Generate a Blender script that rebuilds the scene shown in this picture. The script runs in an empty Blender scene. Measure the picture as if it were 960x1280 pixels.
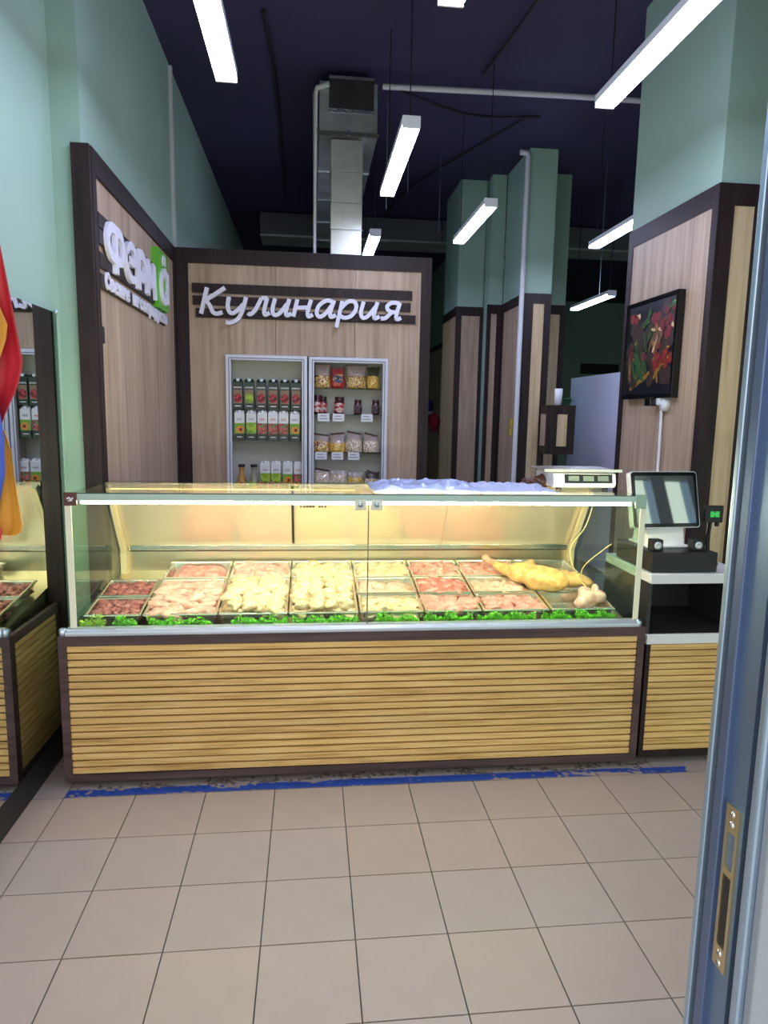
import bpy, bmesh, math, random
from mathutils import Vector, Matrix, Euler, noise
R = random.Random(7)
sc = bpy.context.scene
COL = sc.collection

# ------------------------------------------------------------------ camera
def setup_camera():
    f, yaw, pit, roll = 846.06, 0.109935, 0.144383, 0.017997
    C = Vector((1.0527, -2.8417, 1.6670))
    fw = Vector((math.sin(yaw)*math.cos(pit), math.cos(yaw)*math.cos(pit), -math.sin(pit)))
    r0 = Vector((math.cos(yaw), -math.sin(yaw), 0)); u0 = r0.cross(fw)
    c, s = math.cos(roll), math.sin(roll)
    r = c*r0 + s*u0; u = -s*r0 + c*u0
    cam = bpy.data.cameras.new('camera'); o = bpy.data.objects.new('camera', cam); COL.objects.link(o)
    m = Matrix((r, u, -fw)).transposed().to_4x4(); m.translation = C
    o.matrix_world = m
    cam.sensor_fit = 'VERTICAL'; cam.sensor_height = 32.0; cam.lens = f*32.0/1280.0
    cam.clip_start = 0.02; cam.clip_end = 100
    sc.camera = o
setup_camera()

# ------------------------------------------------------------------ world, exposure
LAMP_POWER = 34.0
CASE_LED = 135.0
SKY = 1.45
w = bpy.data.worlds.new('overcast_sky'); sc.world = w; w.use_nodes = True
bg = w.node_tree.nodes['Background']; bg.inputs[0].default_value = (1.0, 0.985, 0.95, 1); bg.inputs[1].default_value = SKY
vs = sc.view_settings
vs.view_transform = 'Standard'; vs.look = 'None'; vs.gamma = 1.0; vs.use_curve_mapping = False
vs.exposure = 0.5
sc.cycles.transparent_max_bounces = 24

# ------------------------------------------------------------------ materials
def lin(c):
    return tuple(((v/255)/12.92 if v/255 <= .04045 else ((v/255+.055)/1.055)**2.4) for v in c)
MATS = {}
def newmat(name):
    m = bpy.data.materials.new(name); m.use_nodes = True
    nt = m.node_tree; b = nt.nodes.get('Principled BSDF')
    return m, nt, b
def coords(nt, scale, kind='Object', rot=(0, 0, 0)):
    tc = nt.nodes.new('ShaderNodeTexCoord'); mp = nt.nodes.new('ShaderNodeMapping')
    mp.inputs['Scale'].default_value = scale; mp.inputs['Rotation'].default_value = rot
    nt.links.new(tc.outputs[kind], mp.inputs[0]); return mp.outputs[0]
def P(name, col, rough=.5, metal=0, var=.0, vscale=(6, 6, 6), bump=0, bscale=(40, 40, 40), spec=.5, coat=0):
    if name in MATS: return MATS[name]
    m, nt, b = newmat(name); c = lin(col)
    b.inputs['Base Color'].default_value = (*c, 1); b.inputs['Roughness'].default_value = rough
    b.inputs['Metallic'].default_value = metal; b.inputs['Specular IOR Level'].default_value = spec
    if coat: b.inputs['Coat Weight'].default_value = coat
    if var:
        n = nt.nodes.new('ShaderNodeTexNoise'); n.inputs['Scale'].default_value = 1; n.inputs['Detail'].default_value = 4
        nt.links.new(coords(nt, vscale), n.inputs['Vector'])
        r = nt.nodes.new('ShaderNodeValToRGB'); r.color_ramp.elements[0].position = .3; r.color_ramp.elements[1].position = .7
        r.color_ramp.elements[0].color = (*[v*(1-var) for v in c], 1); r.color_ramp.elements[1].color = (*[min(1, v*(1+var)) for v in c], 1)
        nt.links.new(n.outputs['Fac'], r.inputs[0]); nt.links.new(r.outputs[0], b.inputs['Base Color'])
    if bump:
        n2 = nt.nodes.new('ShaderNodeTexNoise'); n2.inputs['Scale'].default_value = 1; n2.inputs['Detail'].default_value = 3
        nt.links.new(coords(nt, bscale), n2.inputs['Vector'])
        bp = nt.nodes.new('ShaderNodeBump'); bp.inputs['Strength'].default_value = bump; bp.inputs['Distance'].default_value = .01
        nt.links.new(n2.outputs['Fac'], bp.inputs['Height']); nt.links.new(bp.outputs[0], b.inputs['Normal'])
    MATS[name] = m; return m
def wood(name, c0, c1, c2, stretch, rough=.5, spec=.4, bump=.08):
    """grain: noise stretched along one axis; three tones"""
    if name in MATS: return MATS[name]
    m, nt, b = newmat(name); b.inputs['Roughness'].default_value = rough
    b.inputs['Specular IOR Level'].default_value = spec
    n = nt.nodes.new('ShaderNodeTexNoise'); n.inputs['Scale'].default_value = 1; n.inputs['Detail'].default_value = 6; n.inputs['Roughness'].default_value = .65
    nt.links.new(coords(nt, stretch), n.inputs['Vector'])
    r = nt.nodes.new('ShaderNodeValToRGB'); e = r.color_ramp.elements
    e[0].position = .32; e[0].color = (*lin(c0), 1); e[1].position = .7; e[1].color = (*lin(c2), 1)
    x = e.new(.5); x.color = (*lin(c1), 1)
    nt.links.new(n.outputs['Fac'], r.inputs[0])
    n2 = nt.nodes.new('ShaderNodeTexNoise'); n2.inputs['Scale'].default_value = 1; n2.inputs['Detail'].default_value = 2
    nt.links.new(coords(nt, tuple(s*.16 for s in stretch)), n2.inputs['Vector'])
    mx = nt.nodes.new('ShaderNodeMix'); mx.data_type = 'RGBA'; mx.blend_type = 'MULTIPLY'; mx.inputs[0].default_value = .35
    nt.links.new(r.outputs[0], mx.inputs[6])
    r2 = nt.nodes.new('ShaderNodeValToRGB'); r2.color_ramp.elements[0].color = (.45, .42, .4, 1); r2.color_ramp.elements[1].color = (1, 1, 1, 1)
    r2.color_ramp.elements[0].position = .3; r2.color_ramp.elements[1].position = .65
    nt.links.new(n2.outputs['Fac'], r2.inputs[0]); nt.links.new(r2.outputs[0], mx.inputs[7])
    nt.links.new(mx.outputs[2], b.inputs['Base Color'])
    bp = nt.nodes.new('ShaderNodeBump'); bp.inputs['Strength'].default_value = bump; bp.inputs['Distance'].default_value = .004
    nt.links.new(n.outputs['Fac'], bp.inputs['Height']); nt.links.new(bp.outputs[0], b.inputs['Normal'])
    MATS[name] = m; return m
def emit(name, col, strength):
    if name in MATS: return MATS[name]
    m = bpy.data.materials.new(name); m.use_nodes = True; nt = m.node_tree; nt.nodes.clear()
    e = nt.nodes.new('ShaderNodeEmission'); o = nt.nodes.new('ShaderNodeOutputMaterial')
    e.inputs[0].default_value = (*lin(col), 1); e.inputs[1].default_value = strength
    nt.links.new(e.outputs[0], o.inputs[0]); MATS[name] = m; return m
def glass(name, tint=(235, 245, 238), ior=1.45, rough=0.0):
    if name in MATS: return MATS[name]
    m = bpy.data.materials.new(name); m.use_nodes = True; nt = m.node_tree; nt.nodes.clear()
    t = nt.nodes.new('ShaderNodeBsdfTransparent'); g = nt.nodes.new('ShaderNodeBsdfGlossy'); mx = nt.nodes.new('ShaderNodeMixShader')
    f = nt.nodes.new('ShaderNodeFresnel'); o = nt.nodes.new('ShaderNodeOutputMaterial')
    t.inputs[0].default_value = (*lin(tint), 1); g.inputs['Roughness'].default_value = rough; f.inputs[0].default_value = ior
    ge = nt.nodes.new('ShaderNodeNewGeometry'); iv = nt.nodes.new('ShaderNodeMath'); iv.operation = 'SUBTRACT'; iv.inputs[0].default_value = 1
    ml = nt.nodes.new('ShaderNodeMath'); ml.operation = 'MULTIPLY'
    nt.links.new(ge.outputs['Backfacing'], iv.inputs[1]); nt.links.new(iv.outputs[0], ml.inputs[0]); nt.links.new(f.outputs[0], ml.inputs[1])
    nt.links.new(ml.outputs[0], mx.inputs[0]); nt.links.new(t.outputs[0], mx.inputs[1]); nt.links.new(g.outputs[0], mx.inputs[2]); nt.links.new(mx.outputs[0], o.inputs[0])
    MATS[name] = m; return m
def speck(name, cols, scale, rough=.5, stretch=(1, 1, 1), coat=0):
    """cells of several colours (fruit, pasta, print)"""
    if name in MATS: return MATS[name]
    m, nt, b = newmat(name); b.inputs['Roughness'].default_value = rough
    if coat: b.inputs['Coat Weight'].default_value = coat
    v = nt.nodes.new('ShaderNodeTexVoronoi'); v.inputs['Scale'].default_value = scale
    nt.links.new(coords(nt, stretch), v.inputs['Vector'])
    sep = nt.nodes.new('ShaderNodeSeparateColor'); nt.links.new(v.outputs['Color'], sep.inputs[0])
    r = nt.nodes.new('ShaderNodeValToRGB'); r.color_ramp.interpolation = 'CONSTANT'; e = r.color_ramp.elements
    e[0].color = (*lin(cols[0]), 1); e[0].position = 0; e[1].position = 1/len(cols); e[1].color = (*lin(cols[1]), 1)
    for i in range(2, len(cols)):
        x = e.new(i/len(cols)); x.color = (*lin(cols[i]), 1)
    nt.links.new(sep.outputs[0], r.inputs[0]); nt.links.new(r.outputs[0], b.inputs['Base Color'])
    MATS[name] = m; return m
def meat(name, c0, c1, c2, scale=30, rough=.28):
    if name in MATS: return MATS[name]
    m, nt, b = newmat(name); b.inputs['Roughness'].default_value = rough
    b.inputs['Subsurface Weight'].default_value = .15; b.inputs['Subsurface Radius'].default_value = (.02, .008, .005); b.inputs['Subsurface Scale'].default_value = .3
    n = nt.nodes.new('ShaderNodeTexNoise'); n.inputs['Scale'].default_value = scale; n.inputs['Detail'].default_value = 5
    nt.links.new(coords(nt, (1, 1, 1)), n.inputs['Vector'])
    r = nt.nodes.new('ShaderNodeValToRGB'); e = r.color_ramp.elements
    e[0].position = .35; e[0].color = (*lin(c0), 1); e[1].position = .68; e[1].color = (*lin(c2), 1); x = e.new(.5); x.color = (*lin(c1), 1)
    nt.links.new(n.outputs['Fac'], r.inputs[0]); nt.links.new(r.outputs[0], b.inputs['Base Color'])
    bp = nt.nodes.new('ShaderNodeBump'); bp.inputs['Strength'].default_value = .35; bp.inputs['Distance'].default_value = .006
    nt.links.new(n.outputs['Fac'], bp.inputs['Height']); nt.links.new(bp.outputs[0], b.inputs['Normal'])
    MATS[name] = m; return m

GREEN = P('sage_green_paint', (152, 180, 163), .6, var=.05, vscale=(1.2, 1.2, 1.2), bump=.05, bscale=(25, 25, 25))
NAVY = P('navy_black_ceiling_paint', (50, 46, 78), .75, var=.15, vscale=(.8, .8, .8))
TILE = P('beige_porcelain_tile', (156, 140, 134), .45, var=.07, vscale=(3, 3, 3), bump=.03, bscale=(300, 300, 300))
TILE2 = P('warm_porcelain_tile', (158, 141, 133), .45, var=.07, vscale=(3, 3, 3), bump=.03, bscale=(300, 300, 300))
TILE3 = P('grey_porcelain_tile', (155, 141, 136), .45, var=.07, vscale=(3, 3, 3), bump=.03, bscale=(300, 300, 300))
GROUT = P('dark_grout', (72, 66, 62), .9, var=.2, vscale=(8, 8, 8))
DARK = wood('dark_wenge_board', (36, 26, 27), (47, 35, 35), (58, 44, 42), (30, 30, 2.2), .5, spec=.25)
DARKH = wood('dark_wenge_board_flat_grain', (62, 45, 46), (82, 62, 62), (98, 77, 75), (2, 30, 40), .42)
OAK = wood('sonoma_oak_board', (158, 133, 112), (182, 157, 134), (198, 175, 152), (28, 28, 1.5), .45)
OAKL = wood('pale_oak_board', (182, 156, 118), (205, 179, 140), (216, 193, 158), (28, 28, 1.5), .5)
SLAT = wood('golden_larch_slat', (190, 145, 84), (226, 184, 116), (238, 202, 142), (3, 40, 60), .42)
SLATY = wood('golden_larch_slat_side', (190, 145, 84), (226, 184, 116), (238, 202, 142), (40, 3, 60), .42)
BLACK = P('black_satin', (24, 23, 25), .45)
BLACKG = P('black_gloss', (12, 12, 14), .12)
WHITE = P('white_plastic', (232, 232, 235), .4)
WHITEB = P('white_laminate', (222, 222, 224), .35)
ALU = P('anodised_aluminium', (188, 198, 210), .28, 1.0)
ALUD = P('sky_tinted_door_profile', (118, 140, 172), .32, .75, var=.08, vscale=(30, 30, 1))  # plain aluminium; the blue is sky reflection put into the base colour
ALUD2 = P('sky_tinted_lip_profile', (165, 185, 208), .3, .75)  # paler sky reflection tinted into the aluminium of the lips
STEEL = P('stainless_steel', (225, 220, 210), .24, 1.0, bump=.03, bscale=(3, 60, 60))
STEELB = P('brushed_steel_warm', (235, 222, 195), .3, 1.0, bump=.06, bscale=(90, 3, 3))
GALV = P('galvanised_sheet', (200, 205, 200), .42, .85, var=.18, vscale=(7, 7, 7), bump=.12, bscale=(6, 6, 6))
GALVD = P('dark_insulated_duct_wrap', (58, 58, 62), .5, .3, var=.2, vscale=(6, 6, 6), bump=.2, bscale=(20, 20, 20))
PIPE = P('white_pvc_pipe', (205, 205, 208), .4)
LETTER = P('white_acrylic_letter', (226, 224, 240), .4)
GREENBLK = P('bright_green_acrylic', (92, 176, 40), .35)
CLEAR = glass('clear_glass')
CLEARS = glass('smoked_glass', (150, 168, 162))
MIRROR = P('mirror_silver', (222, 230, 228), .0, 1.0)
PAPER = P('white_paper', (235, 236, 240), .7)

# ------------------------------------------------------------------ mesh builder
class MB:
    def __init__(s): s.v = []; s.f = []; s.sm = []
    def add(s, vs, fs, smooth=False):
        n = len(s.v); s.v += [Vector(p) for p in vs]
        for f in fs: s.f.append([n+i for i in f]); s.sm.append(smooth)
        return s
    def box(s, x0, x1, y0, y1, z0, z1, M=None):
        vs = [Vector(p) for p in ((x0, y0, z0), (x1, y0, z0), (x1, y1, z0), (x0, y1, z0), (x0, y0, z1), (x1, y0, z1), (x1, y1, z1), (x0, y1, z1))]
        if M: vs = [M @ p for p in vs]
        return s.add(vs, [(3, 2, 1, 0), (4, 5, 6, 7), (0, 1, 5, 4), (1, 2, 6, 5), (2, 3, 7, 6), (3, 0, 4, 7)])
    def tube(s, pts, r, n=10, smooth=True, caps=True):
        pts = [Vector(p) for p in pts]; rings = []
        rr = r if isinstance(r, (list, tuple)) else [r]*len(pts)
        up = Vector((0, 0, 1))
        for i, p in enumerate(pts):
            d = (pts[min(i+1, len(pts)-1)]-pts[max(i-1, 0)]).normalized()
            a = d.cross(up)
            if a.length < 1e-3: a = d.cross(Vector((1, 0, 0)))
            a.normalize(); b = d.cross(a)
            rings.append([p+rr[i]*(math.cos(2*math.pi*k/n)*a+math.sin(2*math.pi*k/n)*b) for k in range(n)])
        vs = [q for g in rings for q in g]; fs = []
        for i in range(len(rings)-1):
            for k in range(n):
                fs.append((i*n+k, i*n+(k+1) % n, (i+1)*n+(k+1) % n, (i+1)*n+k))
        s.add(vs, fs, smooth)
        if caps: s.add(rings[0], [tuple(range(n))]); s.add(rings[-1], [tuple(reversed(range(n)))])
        return s
    def lathe(s, c, prof, n=16, smooth=True, M=None):
        c = Vector(c); vs = []; fs = []
        for r, z in prof:
            for k in range(n):
                p = Vector((r*math.cos(2*math.pi*k/n), r*math.sin(2*math.pi*k/n), z)); vs.append(c+(M @ p if M else p))
        for i in range(len(prof)-1):
            for k in range(n):
                fs.append((i*n+k, i*n+(k+1) % n, (i+1)*n+(k+1) % n, (i+1)*n+k))
        s.add(vs, fs, smooth)
        if prof[0][0] > 1e-4: s.add(vs[:n], [tuple(reversed(range(n)))])
        if prof[-1][0] > 1e-4: s.add(vs[-n:], [tuple(range(n))])
        return s
    def prism(s, poly, fn, d0, d1):
        """poly: 2-D outline; fn(a,b,d)->3-D; extruded d0..d1"""
        n = len(poly); vs = [fn(a, b, d0) for a, b in poly]+[fn(a, b, d1) for a, b in poly]
        fs = [tuple(range(n)), tuple(reversed(range(n, 2*n)))]+[(i, n+i, n+(i+1) % n, (i+1) % n) for i in range(n)]
        return s.add(vs, fs)
    def ico(s, c, rad, rot=(0, 0, 0), sub=2, jit=0, seed=0):
        bm = bmesh.new(); bmesh.ops.create_icosphere(bm, subdivisions=sub, radius=1)
        M = Euler(rot).to_matrix(); rad = Vector(rad) if not isinstance(rad, (int, float)) else Vector((rad,)*3); c = Vector(c)
        vs = []
        for v in bm.verts:
            p = v.co.copy()
            k = 1+jit*noise.noise(p*1.7+Vector((seed*3.1, seed*1.7, seed)))+jit*.55*noise.noise(p*4.2+Vector((seed, seed*2.3, seed*.7)))
            vs.append(c+M @ Vector((p.x*rad.x*k, p.y*rad.y*k, p.z*rad.z*k)))
        fs = [tuple(v.index for v in f.verts) for f in bm.faces]; bm.free()
        return s.add(vs, fs, True)
    def mesh(s, name, org=Vector((0, 0, 0))):
        me = bpy.data.meshes.new(name)
        me.from_pydata([tuple(p-org) for p in s.v], [], s.f); me.polygons.foreach_set('use_smooth', s.sm)
        bm = bmesh.new(); bm.from_mesh(me); bmesh.ops.recalc_face_normals(bm, faces=bm.faces); bm.to_mesh(me); bm.free()
        me.update(); return me
    def build(s, name, m, parent=None, bevel=0, seg=2, local=False):
        org = Vector((0, 0, 0))
        if parent is not None and not local:
            q = parent
            while q is not None: org = org+Vector(q.location); q = q.parent
        me = s.mesh(name, org); me.materials.append(m)
        o = bpy.data.objects.new(name, me); COL.objects.link(o); o.parent = parent
        if bevel:
            b = o.modifiers.new('bevel', 'BEVEL'); b.width = bevel; b.segments = seg; b.limit_method = 'ANGLE'
        return o
def tag(o, label, cat, group=None, kind=None):
    o['label'] = label; o['category'] = cat
    if group: o['group'] = group
    if kind: o['kind'] = kind
    return o
def thing(name, label, cat, loc=(0, 0, 0), group=None):
    o = bpy.data.objects.new(name, None); COL.objects.link(o); o.location = loc; o.empty_display_size = .05
    return tag(o, label, cat, group)
def struct(name, label, cat, mb, m, parent=None):
    o = mb.build(name, m, parent)
    o['kind'] = 'structure'; o['label'] = label; o['category'] = cat
    return o
def bx(name, m, parent, x0, x1, y0, y1, z0, z1, bevel=0):
    return MB().box(x0, x1, y0, y1, z0, z1).build(name, m, parent, bevel)
def copy_tree(o, parent=None):
    c = o.copy(); COL.objects.link(c); c.parent = parent
    for ch in list(o.children): copy_tree(ch, c)
    return c
def smooth_pts(pts, k=5, closed=False):
    P_ = [Vector((*p, 0)) if len(p) == 2 else Vector(p) for p in pts]; out = []
    n = len(P_); rng = range(n if closed else n-1)
    for i in rng:
        if closed: a, b, c, d = P_[(i-1) % n], P_[i], P_[(i+1) % n], P_[(i+2) % n]
        else: a, b, c, d = P_[max(i-1, 0)], P_[i], P_[i+1], P_[min(i+2, n-1)]
        for j in range(k):
            t = j/k
            out.append(.5*((2*b)+(c-a)*t+(2*a-5*b+4*c-d)*t*t+(3*b-a-3*c+d)*t**3))
    if not closed: out.append(P_[-1])
    return out
def stroke(mb, pts, wid, fn, d0, d1, smooth=True, round_=True):
    """flat ribbon of a pen stroke extruded between depths d0..d1"""
    ps = smooth_pts(pts, 5) if smooth and len(pts) > 2 else [Vector((*p, 0)) for p in pts]
    n = len(ps); L = []; Rr = []
    for i, p in enumerate(ps):
        d = ps[min(i+1, n-1)]-ps[max(i-1, 0)]; d.z = 0; d.normalize(); nn = Vector((-d.y, d.x, 0))
        wv = wid[0]+(wid[1]-wid[0])*i/(n-1) if isinstance(wid, tuple) else wid
        L.append(p+nn*wv/2); Rr.append(p-nn*wv/2)
    vs = [fn(q.x, q.y, d0) for q in L]+[fn(q.x, q.y, d0) for q in Rr]+[fn(q.x, q.y, d1) for q in L]+[fn(q.x, q.y, d1) for q in Rr]
    fs = []
    for i in range(n-1):
        fs += [(i, i+1, n+i+1, n+i), (2*n+i, 3*n+i, 3*n+i+1, 2*n+i+1), (i, 2*n+i, 2*n+i+1, i+1), (n+i, n+i+1, 3*n+i+1, 3*n+i)]
    fs += [(0, n, 3*n, 2*n), (n-1, 3*n-1, 4*n-1, 2*n-1)]
    mb.add(vs, fs)

# ------------------------------------------------------------------ the setting
CEIL = 4.24
floor = struct('floor', 'beige tiled shop floor in front of the counters', 'floor', MB().box(-.6, 9.2, -2.2, 12.6, -.1, -.004), GROUT)
tmesh = {}
for row in range(-2, 8):
    for col in range(-1, 12):
        x0, x1 = col*.3, col*.3+.3; y1 = -row*.3; y0 = y1-.3
        if col == -1: x0 = -.134
        if y0 < -2.11: continue
        key = (round(x1-x0, 3),)
        if key not in tmesh:
            g = .0022; ww = x1-x0
            tmesh[key] = [MB().box(g, ww-g, g, .3-g, -.004, 0).mesh('tile') for _ in range(3)]
            for me, mm in zip(tmesh[key], (TILE, TILE2, TILE3)): me.materials.append(mm)
        o = bpy.data.objects.new('tile', tmesh[key][(row*7+col*3+R.randrange(2)) % 3]); COL.objects.link(o); o.parent = floor; o.location = (x0, y0, R.uniform(-.0004, .0002))
plain = bx('tile_field', TILE, floor, 3.6, 9.0, -2.1, 12.4, -.004, 0)
plain2 = bx('tile_field', TILE3, floor, 0, 3.6, .9, 12.4, -.004, 0)
ground = struct('ground', 'grey pavement outside the shop door', 'ground', MB().box(-12, 16, -16, -2.2, -.12, -.02), P('grey_asphalt', (176, 176, 176), .85, var=.12, vscale=(4, 4, 4)))
struct('ceiling', 'navy black painted ceiling above hanging lamps', 'ceiling', MB().box(-.6, 9.2, -2.2, 12.6, CEIL, CEIL+.15), NAVY)
struct('wall_back', 'far green wall at the back of the shop', 'wall', MB().box(-.4, 9.2, 12.4, 12.6, 0, CEIL), GREEN)
struct('wall_right', 'green wall along the right side of the shop', 'wall', MB().box(9, 9.2, -2.1, 12.4, 0, CEIL), GREEN)
struct('wall_left_front', 'pale green wall above the mirror by the door', 'wall', MB().prism([(-.143, .655), (-.143-.007*2.855, -2.2), (-.6, -2.2), (-.6, .655)], lambda a, b, d: (a, b, d), 0, CEIL), GREEN)
wall_left = struct('wall_left', 'sage green left wall with wood cladding and sign', 'wall', MB().box(-.36, -.012, .655, 12.4, 0, CEIL), GREEN)
# left cladding: dark frame, oak boards
bx('corner_trim', DARK, wall_left, -.052, .03, .628, .655, 0, 2.88)
bx('frame_stile', DARK, wall_left, -.012, .034, .655, .715, 0, 2.88)
bx('frame_rail', DARK, wall_left, -.012, .034, .715, 2.66, 2.77, 2.88)
bx('frame_stile', DARK, wall_left, -.012, .034, 2.60, 2.66, 0, 2.77)
for a, b in ((.715, 1.35), (1.353, 1.99), (1.993, 2.60)): bx('wood_panel', OAK, wall_left, -.012, .02, a, b, 0, 2.77)
bx('cable_trunking', PIPE, wall_left, -.012, .012, 2.80, 2.835, 2.0, 4.22)
bx('cover_plate', BLACK, wall_left, .02, .028, .73, .775, 1.99, 2.07)
# mirror and plinth
mr = thing('wall_mirror', 'tall frameless mirror on the left wall reflecting the counter', 'mirror', (-.15, -.6, .15))
MM = Matrix.Translation((-.118, .065, 0)) @ Matrix.Rotation(-math.atan(.007), 4, 'Z')
MB().box(-.02, 0, -1.7, .467, .150, 2.10, MM).build('mirror_glass', MIRROR, mr)
MB().box(-.02, .0004, .467, .472, .150, 2.10, MM).build('edge_strip', P('green_glass_edge', (170, 205, 190), .1), mr)
MB().lathe(MM @ Vector((-.004, .467, 2.105)), [(.001, -.012), (.011, -.008), (.012, .004), (.001, .012)], 10).build('clip', ALU, mr)
struct('baseboard_left', 'black plinth at the foot of the mirror wall', 'baseboard', MB().box(-.16, -.132, -2.1, .6, 0, .148), BLACK)

# storefront wall around the doorway the camera looks through
wf = struct('wall_front', 'green wall above the glazed shop front', 'wall', MB().box(-.155, 9.0, -2.12, -2.0, 2.95, CEIL), GREEN)
for i, (a, b) in enumerate(((1.78, 2.95), (3.05, 4.65), (4.80, 5.06), (5.6, 7.2), (7.4, 8.95))):
    wn = struct('window_%d' % (i+1), 'tall fixed shop window pane in grey frame', 'window', MB().box((1.70, 2.95, 4.65, 5.06, 7.2)[i], a, -2.13, -2.02, 0, 2.95), ALUD)
    bx('pane', CLEAR, wn, a, b, -2.08, -2.072, .1, 2.42)
    bx('top_panel', GREEN, wn, a, b, -2.12, -2.03, 2.42, 2.95)
    bx('bottom_rail', ALUD, wn, a, b, -2.12, -2.03, 0, .1)

# door jamb on the right with strike plate
dj = struct('door_1', 'aluminium door jamb with painted sky reflection and brass strike plate', 'door frame', MB().box(1.62, 1.68, -2.125, -2.02, -.02, 2.95), ALUD)
bx('inner_lip', ALUD2, dj, 1.588, 1.62, -2.032, -2.022, -.02, 2.95, .002)
bx('weather_seal', BLACK, dj, 1.6, 1.62, -2.0385, -2.032, -.02, 2.95)
bx('rebate_face', P('sky_tinted_rebate_profile', (96, 112, 144), .35, .6), dj, 1.592, 1.62, -2.056, -2.0385, -.02, 2.95, .002)  # deeper blue of the reflected sky painted into this aluminium face
jf = bx('jamb_face', ALUD, dj, 1.6, 1.62, -2.094, -2.056, -.02, 2.95)
bx('rubber_gasket', BLACK, dj, 1.606, 1.62, -2.104, -2.094, -.02, 2.95)
bx('outer_lip', ALUD2, dj, 1.597, 1.62, -2.119, -2.104, -.02, 2.95, .004)
bx('outer_cover', P('light_grey_cover_profile', (140, 146, 156), .45, .2), dj, 1.606, 1.70, -2.134, -2.119, -.02, 2.95, .003)
BRASS = P('worn_nickel', (214, 200, 160), .3, 1.0)
sp = MB().box(1.5965, 1.6, -2.089, -2.062, .93, .962).box(1.5965, 1.6, -2.0834, -2.0676, 1.066, 1.076).box(1.5965, 1.6, -2.089, -2.062, 1.128, 1.165)
sp.box(1.5965, 1.6, -2.089, -2.0835, .962, 1.128).box(1.5965, 1.6, -2.0675, -2.062, .962, 1.128)
spo = sp.build('strike_plate', BRASS, dj)
for z in (.938, .952, 1.14, 1.155): MB().lathe((1.5965, -2.0755, z), [(.0045, 0), (.004, .0012), (0.0005, .0016)], 10, M=Matrix.Rotation(-math.pi/2, 3, 'Y')).build('screw', P('screw_steel', (235, 235, 230), .2, 1.0), spo)
bx('keep_slot', BLACK, spo, 1.5985, 1.6, -2.0835, -2.0675, .962, 1.066)

dj.location.x = .008

# right pillar, columns: green core above dark framed oak cladding
def column(name, label, x0, x1, y0, y1, front=None, left=None, stile=.075, oakf=OAK, oakl=OAK, wt=2.88, rail=.10):
    c = struct(name, label, 'pillar', MB().box(x0+.015, x1, y0+.015, y1, 0, CEIL), GREEN)
    if front:      # list of (xa, xb) oak strips on the face towards the entrance
        bx('frame_rail', DARK, c, x0, x1, y0, y0+.015, wt-rail, wt)
        xs = [x0]+[v for ab in front for v in ab]+[x1]
        for i in range(0, len(xs), 2): bx('frame_stile', DARK, c, xs[i], xs[i+1], y0, y0+.015, 0, wt-rail)
        for a, b in front: bx('wood_panel', oakf, c, a, b, y0+.004, y0+.015, 0, wt-rail)
    if left:
        bx('frame_rail', DARK, c, x0, x0+.015, y0+.015, y1, wt-rail, wt)
        a, b = left
        if a > y0+.02: bx('frame_stile', DARK, c, x0, x0+.015, y0+.015, a, 0, wt-rail)
        if b < y1-.005: bx('frame_stile', DARK, c, x0, x0+.015, b, y1, 0, wt-rail)
        bx('wood_panel', oakl, c, x0+.004, x0+.015, a, b, 0, wt-rail)
    return c
pill = column('wall_pillar', 'large green pillar on the right carrying the vegetable picture', 3.155, 4.1, .655, 1.665, [(3.245, 3.358), (3.44, 3.9)], (.712, 1.60), rail=.11, oakf=OAKL)
colA = column('wall_pillar_pipe', 'green pillar behind the white vertical pipe', 3.155, 3.45, 3.95, 4.72, [(3.266, 3.38)], (4.08, 4.62), oakf=OAKL)
column('wall_pillar_rear', 'green pillar half hidden behind the pipe pillar', 3.45, 3.845, 4.6, 5.2, [(3.56, 3.785)], None, oakf=OAKL)
column('wall_pillar_middle', 'green pillar between the lamp and the pipe pillar', 2.69, 3.0, 4.93, 5.72, [(2.755, 2.965)], (4.945, 5.715), oakl=OAKL)
column('wall_pillar_nook', 'narrow green pillar in the recessed corner', 2.995, 3.165, 4.72, 5.4, [(3.04, 3.105)], None)
column('wall_pillar_far', 'far green wall end beside the sign partition', 3.28, 4.6, 8.5, 11.0, None, (8.515, 10.99), oakl=OAKL, rail=.08)
bx('yellow_notice', P('yellow_notice_paper', (214, 190, 50), .6), colA, 3.150, 3.154, 4.10, 4.19, 1.56, 1.64)
bx('yellow_notice', P('yellow_notice_paper', (214, 190, 50), .6), colA, 3.150, 3.154, 4.11, 4.20, 1.46, 1.545)

# ------------------------------------------------------------------ sign partition with two recessed shelf cabinets
YK = 2.66
part = struct('wall_partition', 'oak clad partition with dark frame carrying the script sign', 'partition', MB().box(-.01, 2.0, YK+.03, YK+.05, 2.13, 2.86), OAK)
bx('frame_rail', DARK, part, .03, 2.005, YK-.012, YK+.05, 2.775, 2.885)
bx('frame_stile', DARK, part, .03, .125, YK-.012, YK+.05, 0, 2.775)
bx('frame_stile', DARK, part, 1.922, 2.005, YK-.012, YK+.05, 0, 2.775)
for a, b in ((.125, .78), (.783, 1.4), (1.403, 1.922)): bx('wood_panel', OAK, part, a, b, YK, YK+.03, 2.105, 2.775)
bx('wood_panel', OAK, part, .125, .393, YK, YK+.03, 0, 2.105)
bx('wood_panel', OAK, part, 1.672, 1.922, YK, YK+.03, 0, 2.105)
bx('wood_panel', OAK, part, .393, 1.672, YK, YK+.03, 0, .42)

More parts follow.
